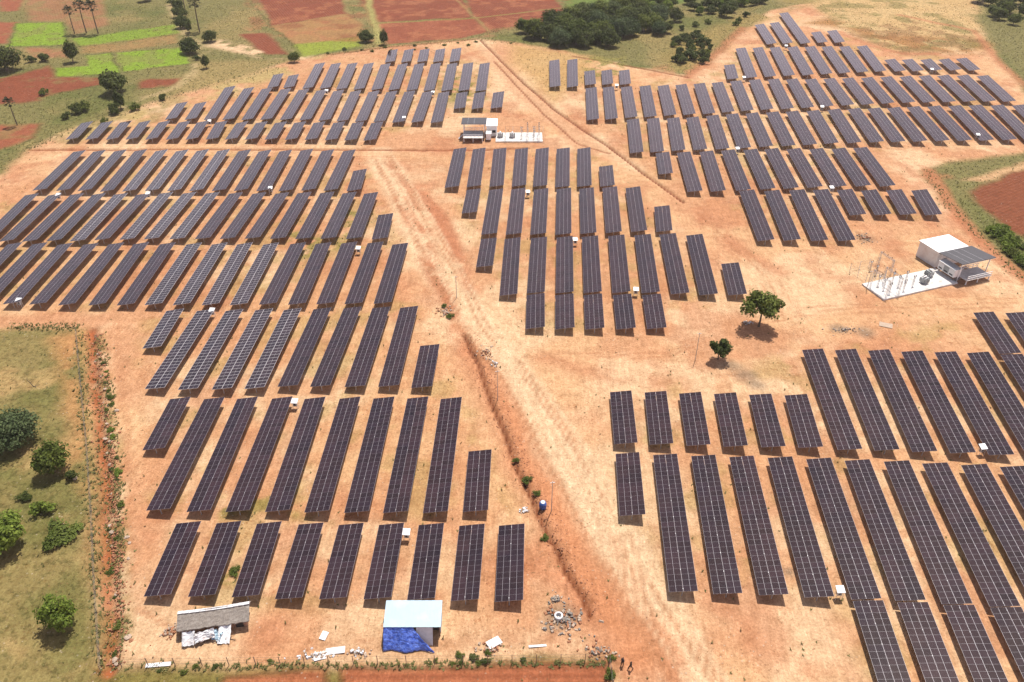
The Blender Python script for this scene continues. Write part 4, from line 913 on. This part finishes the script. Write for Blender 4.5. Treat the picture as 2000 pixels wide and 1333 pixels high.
def station(tagw, pad, bl, cab, can, plat, posts, gan, trs):
    p0, rz, L = frame_from(*[g(*q) for q in pad[:2]])
    W = pad[2]
    def T(o): o.location = (p0.x, p0.y, 0); o.rotation_euler = (0, 0, rz); return o
    b = MB(); b.box((L / 2, W / 2, .12), (L, W, .5)); b.box((L / 2, W / 2, .39), (L - .6, W - .6, .03))
    tag(T(b.build('concrete_pad', M['concrete'])), f'long pale concrete pad of the {tagw} inverter station', 'pad')
    # control building
    x, y, w_, d_, h_ = bl
    t = T(thing('control_building', f'white box control building at the {tagw} inverter station', 'building'))
    b = MB(); b.box((x, y, h_ / 2), (w_, d_, h_)); wl = b.build('wall', M['wall'], t)
    b = MB(); b.box((x, y, h_ + .09), (w_ + .5, d_ + .5, .18)); b.build('roof', M['white'], t)
    b = MB(); b.box((x - w_ * .2, y - d_ / 2 - .02, 1.1), (1.0, .06, 2.1)); dr = b.build('door', M['cabinet'], t)
    b = MB(); b.box((x - w_ * .2 + .38, y - d_ / 2 - .07, 1.1), (.06, .05, .18)); b.build('handle', M['steel'], dr)
    b = MB(); b.box((x + w_ * .22, y - d_ / 2 - .02, 1.7), (1.1, .05, .8)); wn = b.build('window', M['dark'], t)
    b = MB(); b.box((x + w_ * .22, y - d_ / 2 - .06, 1.26), (1.3, .12, .07)); b.build('sill', M['concrete'], wn)
    # canopy roof on posts
    x, y, w_, d_, h_ = can
    t = T(thing('canopy', f'dark solar canopy roof on posts over the {tagw} inverter station', 'canopy'))
    ro = Matrix.Rotation(R(-5), 3, 'X')
    b = MB(); b.box((x, y, h_), (w_, d_, .10), ro); rf = b.build('roof', M['canopy'], t)
    b = MB()
    for i in range(1, int(w_ / 2)): b.box((x - w_ / 2 + 2.0 * i, y, h_ + .056), (.05, d_ - .1, .012), ro)
    b.build('seam', M['steel'], rf)
    b = MB(); b.box((x, y - d_ / 2 + .06, h_ - .05 - .1 - .0 + d_ / 2 * math.sin(R(5))), (w_, .08, .12)); b.build('gutter', M['white'], t)
    for sx in (-1, 1):
        for sy in (-1, 1):
            b = MB(); hh = h_ - sy * d_ * .4 * math.sin(R(5)) - .1; b.box((x + sx * w_ * .42, y + sy * d_ * .4, hh / 2), (.16, .16, hh)); b.build('post', M['white'], t)
    # inverter housing
    x, y, w_, d_, z0, h_ = cab
    t = T(thing('inverter_housing', f'pale grey inverter housing under the canopy at the {tagw} station', 'inverter'))
    b = MB(); b.box((x, y, z0 + h_ / 2), (w_, d_, h_)); b.box((x, y, z0 + h_ + .04), (w_ + .2, d_ + .2, .08)); b.build('housing', M['white'], t)
    for i in range(3):
        b = MB(); b.box((x - w_ / 2 - .015, y - d_ / 2 + d_ * (i + .5) / 3, z0 + h_ * .48), (.04, d_ / 3 - .12, h_ * .8)); dr = b.build('door', M['cabinet'] if i == 1 else M['white'], t)
        b = MB(); b.box((x - w_ / 2 - .05, y - d_ / 2 + d_ * (i + .5) / 3, z0 + h_ * .25), (.03, d_ / 5, h_ * .16)); b.build('vent', M['dark'], dr)
    # raised platform
    x, y, w_, d_, h_ = plat
    t = T(thing('service_platform', f'white railed service platform on legs at the {tagw} inverter station', 'platform'))
    b = MB(); b.box((x, y, h_), (w_, d_, .12)); b.build('deck', M['concrete'], t)
    for sx in (-1, 0, 1):
        for sy in (-1, 1):
            b = MB(); b.box((x + sx * w_ * .46, y + sy * d_ * .44, h_ / 2 - .03), (.18, .18, h_ - .06)); b.build('leg', M['white'], t)
    for sy in (-1, 1):
        b = MB()
        for z in (.5, 1.0): b.box((x, y + sy * d_ * .48, h_ + .06 + z), (w_ * .98, .09, .09))
        for i in range(6): b.box((x - w_ * .48 + w_ * .96 * i / 5, y + sy * d_ * .48, h_ + .06 + .5), (.07, .07, 1.0))
        b.build('railing', M['white'], t)
    b = MB()
    for i in range(5): b.box((x - w_ / 2 - .3 - .28 * i, y, h_ - .15 - (h_ / 5.5) * i), (.3, 1.0, .06))
    b.build('stair', M['steel'], t)
    for k, (x, y, rr) in enumerate(trs):
        q = Matrix.Rotation(rz, 3, 'Z') @ Vector((x, y, .4)); transformer((p0.x + q.x, p0.y + q.y, .4), rz + rr, f"grey finned transformer on the {tagw} station pad, {('nearer the building', 'farther from the building')[k]}")
    # yard posts and gantry
    for k, (x, y, w_, h_) in enumerate(gan):
        t = T(thing('steel_gantry', f"lattice steel gantry on the {tagw} station pad, {('at its outer end', 'at its middle', 'beside the building')[k]}", 'gantry'))
        for yy in (y, y + w_):
            b = MB(); lattice_post(b, x, yy, h_); b.build('column', M['steel'], t)
        b = MB()
        for dz in (0, .35): b.tube((x, y, h_ - dz), (x, y + w_, h_ - dz), .05, n=4)
        for i in range(8): b.tube((x, y + w_ * i / 8, h_ - (.35 if i % 2 else 0)), (x, y + w_ * (i + 1) / 8, h_ - (0 if i % 2 else .35)), .025, n=4)
        b.build('beam', M['steel'], t)
        for i in range(3):
            b = MB(); b.lathe([(.05, 0), (.11, .08), (.05, .14), (.11, .22), (.05, .28), (.11, .36), (.03, .42)], 8, (x, y + w_ * (i + .5) / 3, h_)); b.build('insulator', M['plank'], t)
    x0, y0, x1, y1 = posts
    t = T(thing('yard_fence', f'thin mesh fence of posts around the {tagw} station yard', 'fence'))
    b = MB(); ring = [(x0, y0), (x1, y0), (x1, y1), (x0, y1)]
    pp = []
    for i in range(4):
        a_, c_ = Vector(ring[i]), Vector(ring[(i + 1) % 4]); k = max(2, int((c_ - a_).length / 2.2))
        if i in (1,): continue
        for j in range(k + 1):
            q = a_.lerp(c_, j / k); pb_ = MB(); pb_.box((q.x, q.y, 1.05), (.07, .07, 2.1)); pb_.build('post', M['white'], t)
        for z in (.5, 1.2, 1.95): b.tube((a_.x, a_.y, z), (c_.x, c_.y, z), .018, n=4)
    b.build('wire', M['wire'], t)
station('right', ((1724.5, 588), (1870, 555), 7.0), (25.4, 10.6, 8.4, 6.0, 3.9), (20.9, 3.4, 1.9, 4.8, 1.2, 1.9), (25.2, 3.6, 9.6, 7.0, 4.7), (25.4, .9, 7.2, 4.2, 1.2), (1.5, 7.6, 9.5, 13.0), ((1.2, .8, 5.0, 4.5), (4.6, .8, 5.0, 4.5), (9.0, 8.4, 4.2, 4.0)), ((16.6, 4.6, 1.57), (13.4, 2.6, .2)))
station('upper', ((968, 279), (1060, 279), 7.5), (-1.3, 8.0, 3.2, 6.0, 3.4), (-2.2, 2.4, 1.5, 2.4, .4, 1.9), (-6.8, 6.4, 7.8, 7.2, 4.6), (-7.0, 3.0, 6.2, 6.4, 1.5), (3.0, -.3, 15.0, 8.2), ((13.6, 1.2, 5.0, 4.2), (10.0, 1.2, 5.0, 4.2)), ((1.4, 3.6, 1.57), (5.2, 3.4, 1.57)))

def isolator_stand():
    t = thing('isolator_stand', '', 'isolator')
    b = MB(); lattice_post(b, 0, 0, 2.3, .14); b.build('stand', M['steel'], t)
    b = MB(); b.box((0, 0, 2.33), (.7, .3, .06)); b.build('base_plate', M['steel'], t)
    for dx in (-.24, .24):
        b = MB(); b.lathe([(.05, 0), (.11, .08), (.05, .14), (.11, .22), (.05, .28), (.11, .36), (.03, .42)], 8, (dx, 0, 2.36)); b.build('insulator', M['plank'], t)
    return t
IS = None
for pads, tagw, spots in ((((1724.5, 588), (1870, 555)), 'right', [(2.8, 1.6), (2.8, 3.4), (2.8, 5.2), (6.8, 1.6), (6.8, 3.4), (6.8, 5.2), (10.0, 2.4), (10.0, 4.6), (6.0, 9.6), (6.0, 11.6)]), (((968, 279), (1060, 279)), 'upper', [(12.0, 2.0), (12.0, 4.0), (12.0, 6.0), (8.2, 2.4), (8.2, 5.4)])):
    p0, rz, L = frame_from(*[g(*q) for q in pads])
    for x, y in spots:
        o = IS = isolator_stand() if IS is None else copy_tree(IS)
        q = Matrix.Rotation(rz, 3, 'Z') @ Vector((x, y, 0)); o.location = (p0.x + q.x, p0.y + q.y, .4 if y < 7.2 else 0); o.rotation_euler = (0, 0, rz)
        tag(o, f'slim steel isolator stand in the {tagw} inverter station yard', 'isolator', f'isolator stands of the {tagw} station')

# ------------------------------------------------------------------ huts
def thatch_hut():
    p = g(356, 1245); q = g(486, 1226); p0, rz, L = frame_from(p, q)
    t = thing('thatched_hut', 'long low hut with grey thatched roof and one dark doorway', 'hut', (p.x, p.y, 0), rz)
    D = 2.7; hf, hb = 1.75, 2.6
    b = MB(); b.box((L / 2, D / 2 + .1, hf / 2), (L - .4, D - .4, hf)); w_ = b.build('wall', M['mud'], t)
    b = MB(); b.box((L - 1.15, .28, .75), (1.0, .08, 1.5)); b.build('doorway', M['dark'], t)
    b = MB(); b.box((L - 1.85, .22, .85), (.12, .12, 1.7)); b.box((L - .55, .22, .85), (.12, .12, 1.7)); b.build('door_frame', M['plank'], t)
    # sagging thatch, layered
    b = MB(); nu, nv = 26, 10
    for s, y0, y1, z0, z1 in ((0, -.2, D * .75, hf - .08, hb), (1, D * .75, D + .3, hb, hf)):
        vs_ = []
        for i in range(nu + 1):
            for j in range(nv + 1):
                u, v = i / nu, j / nv
                x = -.35 + (L + .7) * u; y = y0 + (y1 - y0) * v + (random.uniform(-.12, .06) if (j == 0 and s == 0) else 0)
                z = z0 + (z1 - z0) * v - .18 * math.sin(math.pi * u) * v + random.uniform(-.04, .05)
                vs_.append((x, y, z))
        o = len(vs_); vs2 = vs_ + [(x, y, z - .16) for x, y, z in vs_]; W_ = nv + 1
        fs = []
        for i in range(nu):
            for j in range(nv):
                a_ = i * W_ + j; fs.append((a_, a_ + W_, a_ + W_ + 1, a_ + 1)); fs.append((a_ + o, a_ + 1 + o, a_ + W_ + 1 + o, a_ + W_ + o))
        for i in range(nu): fs.append((i * W_, i * W_ + o, (i + 1) * W_ + o, (i + 1) * W_)); fs.append((i * W_ + nv, (i + 1) * W_ + nv, (i + 1) * W_ + nv + o, i * W_ + nv + o))
        for j in range(nv): fs.append((j, j + 1, j + 1 + o, j + o)); fs.append((nu * W_ + j, nu * W_ + j + o, nu * W_ + j + 1 + o, nu * W_ + j + 1))
        b.add(vs2, fs)
    rf = b.build('roof', M['thatch'], t)
    b = MB()
    for i in range(13):
        x = -.35 + (L + .7) * i / 13; b.box((x + .4, D * .75, hb + .06 - .18 * math.sin(math.pi * (i + .5) / 13)), ((L + .7) / 13 * .96, .42, .07), Matrix.Rotation(random.uniform(-.06, .06), 3, 'Y'))
    b.build('ridge_cap', M['sheet'], rf)
    # sheets leaning on the front
    def lean(px, w_, l_, up, lab, m='sheet', yaw=0.0, drop=0.0):
        q = Matrix.Rotation(rz, 3, 'Z') @ Vector((px, -1.0, 0)); bb = MB(); k_ = 9; cr_ = .16 if 'crumpled' in lab or 'greyish' in lab else .05
        bb.add([(w_ * (i / k_ - .5) + random.uniform(-.05, .05), l_ * (j / k_ - .5) * (1 - .25 * cr_ * 6 * abs(math.sin(i * 1.1))) + random.uniform(-.06, .06), random.uniform(-cr_, cr_) + .12 * math.sin(i * .9)) for i in range(k_ + 1) for j in range(k_ + 1)], [(i * (k_ + 1) + j, (i + 1) * (k_ + 1) + j, (i + 1) * (k_ + 1) + j + 1, i * (k_ + 1) + j + 1) for i in range(k_) for j in range(k_)])
        o = bb.build('leaning_sheet', M[m]); md = o.modifiers.new('thick', 'SOLIDIFY'); md.thickness = .015; o.location = (p.x + q.x, p.y + q.y, up); o.rotation_euler = (R(32) + drop, random.uniform(-.08, .08), rz + yaw); tag(o, lab, 'sheet')
    lean(1.1, 1.6, 1.9, .85, 'leftmost white sheet leaning on the thatched hut front')
    lean(3.2, 2.6, 1.4, 1.0, 'crumpled pale sheet leaning at the middle of the thatched hut front', 'sheet', .2)
    lean(4.7, 1.7, 1.5, .75, 'greyish sheet half under the bright white sheet at the hut', 'tinroof', -.5)
    lean(5.8, 1.7, 2.8, .9, 'bright white sheet leaning on the thatched hut front beside bare wall', 'white', -.15)
    b = MB(); 
    for i in range(16):
        x = random.uniform(.3, 6.6); b.tube((x, random.uniform(-1.6, -.5), .08), (x + random.uniform(-1.2, 1.2), random.uniform(-1.9, -.4), random.uniform(.1, .6)), .05, n=5)
    o = b.build('timber_pile', M['plank']); o.location = p; o.rotation_euler = (0, 0, rz); tag(o, 'dark timber scraps heaped in front of the thatched hut', 'timber')
thatch_hut()
def tarp_shed():
    p = g(755, 1243); q = g(861, 1243); p0, rz, L = frame_from(p, q)
    D = 2.9; hf, hb = 2.7, 3.2
    t = thing('tin_shed', 'small shed with pale bluish tin roof by the bottom fence', 'shed', (p.x, p.y, 0), rz)
    b = MB(); b.box((L / 2, D - .05, hb / 2), (L - .1, .08, hb)); b.box((.05, D / 2 + .3, hf / 2), (.08, D - .6, hf)); b.box((L - .05, D / 2 + .3, hf / 2), (.08, D - .6, hf)); b.build('wall', M['tinroof'], t)
    ro = Matrix.Rotation(math.atan2(hb - hf, D), 3, 'X'); b = MB(); n = 16
    for i in range(n): 
        x = -.15 + (L + .3) * (i + .5) / n; b.box((x, D / 2 - .05, (hb + hf) / 2 + .06 + (.025 if i % 2 else 0)), ((L + .3) / n - .002, D + .9, .03), ro)
    b.build('roof', M['tinroof'], t)
    for x in (.1, L * .62, L - .1):
        b = MB(); b.box((x, .1, hf / 2 - .1), (.12, .12, hf - .2)); b.build('post', M['plank'], t)
    b = MB(); b.box((L * .72, -.75, hf / 2), (L * .30, .04, 3.0), Matrix.Rotation(R(-27), 3, 'X')); b.build('panel', M['sheet'], t)
    b = MB(); b.box((L - .6, .9, hf / 2), (.9, .05, hf - .2)); b.build('doorway', M['dark'], t)
    # tarpaulin draped over the front
    nu, nv = 26, 18; vs_ = []
    for i in range(nu + 1):
        for j in range(nv + 1):
            u, v = i / nu, j / nv
            w_ = (L * .52 + L * .42 * v ** 1.3) ; x = -.15 + w_ * u
            y = -.3 - 2.1 * v - .14 * math.sin(u * 11 + v * 3) * (.3 + v) + random.uniform(-.06, .06); z = (hf - .12) * (1 - v) ** .9 + .12 + random.uniform(-.05, .05)
            vs_.append((x, y, z))
    W_ = nv + 1; fs = [(i * W_ + j, i * W_ + j + 1, (i + 1) * W_ + j + 1, (i + 1) * W_ + j) for i in range(nu) for j in range(nv)]
    b = MB(); b.add(vs_, fs); o = b.build('tarpaulin', M['tarp'], smooth=True); md = o.modifiers.new('thick', 'SOLIDIFY'); md.thickness = .02
    o.location = p; o.rotation_euler = (0, 0, rz); tag(o, 'crumpled blue tarpaulin draped down the front of the tin shed', 'tarpaulin')
tarp_shed()

# ------------------------------------------------------------------ fences, poles, barrel
def wire_fence(pts, step, h, label, r=.05):
    t = thing('wire_fence', label, 'fence', (0, 0, 0)); wb = MB()
    for a_, c_ in zip(pts[:-1], pts[1:]):
        A, C = gg(*a_), gg(*c_); k = max(1, int((C - A).length / step))
        for j in range(k + (1 if (a_, c_) == (pts[-2], pts[-1]) else 0)):
            q = A.lerp(C, j / k); q.z = gz(q.x, q.y); b = MB(); b.box((q.x, q.y, q.z + h / 2 - .1), (r * 2, r * 2, h + .2)); b.build('post', M['plank'], t)
        for z in (.5, 1.0, 1.45):
            wb.tube(A + Vector((0, 0, z * h / 1.6)), C + Vector((0, 0, z * h / 1.6)), .012, n=3, cap=False)
    wb.build('wire', M['wire'], t)
wire_fence([(238, 1303), (500, 1300), (738, 1297), (905, 1296), (1190, 1293)], 3.1, 1.9, 'thin wire fence with brown posts along the bottom of the site', .04)
wire_fence([(1190, 1296), (1196, 1345)], 1.3, 2.0, 'short fence of close posts turning down from the bottom fence corner', .06)
wire_fence([(150, 650), (160, 760), (172, 880), (180, 1000), (186, 1130), (196, 1310)], 3.0, 1.5, 'post and wire fence between the meadow and left red ditch', .03)
for x, y, h, l in ((1358, 703, 6.6, 'thin tall pole left of the small compact tree'), (892, 582, 5.6, 'thin pole on the track left of the central field'), (972, 782, 7.0, 'thin pole beside the upper end of the central ditch'), (1077, 998, 6.6, 'thin pole right of the blue barrel by the ditch'), (1692, 566, 5.0, 'thin pole at the left tip of right station yard')):
    p = gg(x, y); t = thing('utility_pole', l, 'pole', p, .2)
    b = MB(); b.tube((0, 0, -.3), (0, 0, h), .08, .05, 8); b.build('shaft', M['steel'], t)
    b = MB(); b.box((0, 0, h - .3), (.8, .06, .06)); b.build('crossarm', M['steel'], t)
p = gg(1060, 992); t = thing('barrel', 'blue barrel standing on soil beside the central ditch', 'barrel', p)
b = MB(); b.lathe([(.5, 0), (.56, .06), (.54, .35), (.6, .40), (.6, .45), (.54, .5), (.54, .8), (.6, .85), (.6, .9), (.54, .95), (.52, 1.2), (.35, 1.25)], 18); b.build('body', M['barrel'], t, True)
b = MB(); b.lathe([(.34, 1.25), (.36, 1.32), (.3, 1.36)], 14); b.build('lid', M['white'], t)
b = MB(); b.lathe([(.55, 0), (.62, .05), (.62, .55), (.55, .6), (.38, .6), (.36, .1)], 18)
o = b.build('concrete_ring', M['sheet']); o.location = gg(1091, 1206); tag(o, 'white concrete ring lying on the grey ash heap', 'ring')
# dead branch
p = gg(66, 756); b = MB(); b.tube((0, 0, 0), (-1.1, .4, 1.7), .09, .03, 5); b.tube((0, 0, .1), (1.2, .3, .25), .06, .02, 5); b.tube((-.5, .2, .8), (.1, .5, 1.2), .04, .015, 5); b.tube((.2, .1, .1), (.8, -.5, .15), .05, .02, 5)
o = b.build('dead_branch', M['bark']); o.location = p; tag(o, 'dark dead branch stuck in the meadow above the round tree', 'branch')

# ------------------------------------------------------------------ people
def skin_obj(name, joints, edges, m, parent, sub=2):
    me = bpy.data.meshes.new(name); me.from_pydata([j[:3] for j in joints], edges, []); me.update(); me.materials.append(m)
    o = link(name, me, parent); sk = o.modifiers.new('skin', 'SKIN'); sk.use_smooth_shade = True
    if not me.skin_vertices: me.attributes.new  # layer is made with the modifier below
    return o, me
def ring_tube(b, pts, n=10):
    # continuous tapered surface along pts = (x, y, z, rx, ry)
    vs_ = []
    for x, y, z, rx, ry in pts:
        for i in range(n): t = 2 * math.pi * i / n; vs_.append((x + math.cos(t) * rx, y + math.sin(t) * ry, z))
    fs = [(k * n + i, k * n + (i + 1) % n, (k + 1) * n + (i + 1) % n, (k + 1) * n + i) for k in range(len(pts) - 1) for i in range(n)]
    fs += [tuple(range(n))[::-1], tuple(range((len(pts) - 1) * n, len(pts) * n))]
    b.add(vs_, fs)
def limb(b, pts, n=8):
    for (a_, ra), (c_, rc) in zip(pts[:-1], pts[1:]): b.tube(a_, c_, ra, rc, n)
def person(px, py, rz, label, stride, shirt):
    p = gg(px, py); t = thing('person', label, 'person', p, rz, 'people walking by the fence corner')
    hips = .92; b = MB()
    ring_tube(b, [(0, 0, .86, .12, .09), (0, 0, .95, .17, .12), (0, 0, 1.1, .145, .10), (0, 0, 1.3, .18, .115), (0, 0, 1.42, .185, .10), (0, 0, 1.47, .075, .065), (0, .01, 1.53, .055, .055), (0, .02, 1.57, .07, .085), (0, .02, 1.65, .08, .10), (0, .01, 1.73, .065, .085), (0, 0, 1.77, .02, .03)], 12)
    for s in (-1, 1):
        f = s * stride
        limb(b, [((s * .09, 0, .92), .09), ((s * .1, f * .2 + .03, .5), .06), ((s * .1, f * .32 - .04, .09), .038), ((s * .1, f * .32 + .16, .03), .035)])
        limb(b, [((s * .17, 0, 1.40), .052), ((s * .24, -f * .14 - .02, 1.14), .04), ((s * .24, -f * .2 + .1, .92), .03)])
        for k in range(4): b.tube((s * .24 + (k - 1.5) * .018, -f * .2 + .1, .92), (s * .24 + (k - 1.5) * .02, -f * .2 + .13, .92 - .085 - .02 * (k in (1, 2))), .011, .008, 5)
        b.tube((s * .225, -f * .2 + .12, .91), (s * .21, -f * .2 + .16, .86), .012, .009, 5)
    b.tube((0, .11, 1.64), (0, .135, 1.63), .018, .012, 6)
    bd = b.build('body', M['skin'], t, True)
    rm = bd.modifiers.new('join', 'REMESH'); rm.mode = 'VOXEL'; rm.voxel_size = .014; rm.use_smooth_shade = True
    b = MB(); ring_tube(b, [(0, 0, .84, .185, .13), (0, 0, .98, .18, .13), (0, 0, 1.1, .16, .118), (0, 0, 1.3, .195, .13), (0, 0, 1.43, .195, .112), (0, 0, 1.475, .08, .07)], 14)
    for s in (-1, 1): f = s * stride; limb(b, [((s * .165, 0, 1.41), .07), ((s * .225, -f * .10, 1.2), .062)])
    b.build('shirt', M[shirt], t, True)
    b = MB(); ring_tube(b, [(0, 0, .80, .16, .115), (0, 0, .97, .178, .127)], 14)
    for s in (-1, 1): f = s * stride; limb(b, [((s * .09, 0, .9), .10), ((s * .1, f * .2 + .03, .5), .082), ((s * .1, f * .32 - .03, .13), .07)])
    b.build('trousers', M['trouser'], t, True)
    b = MB(); ring_tube(b, [(0, -.02, 1.62, .086, .095), (0, -.01, 1.70, .088, .10), (0, 0, 1.765, .06, .075), (0, 0, 1.79, .015, .02)], 12); b.build('hair', M['hair'], t, True)
person(1215, 1300, 2.4, 'person in dark shirt standing left, by the bottom fence corner', .3, 'shirt')
person(1231, 1308, 2.0, 'person in dark clothes walking on the right, by fence corner', 1.0, 'trouser')

# ------------------------------------------------------------------ haze
b = MB(); b.box((0, 0, (H + 8 - 4) / 2), (3200, 3200, H + 8 + 4)); hz = b.build('haze', None)
hm = bpy.data.materials.new('haze'); hm.use_nodes = True; hn = hm.node_tree; hn.nodes.clear()
ho = hn.nodes.new('ShaderNodeOutputMaterial'); hv = hn.nodes.new('ShaderNodeVolumePrincipled')
hv.inputs['Color'].default_value = (.93, .90, .88, 1); hv.inputs['Density'].default_value = .00010; hv.inputs['Anisotropy'].default_value = .2
hn.links.new(hv.outputs[0], ho.inputs['Volume']); hz.data.materials.append(hm)
tag(hz, 'thin pale daylight haze over the whole site', 'haze', kind='stuff')
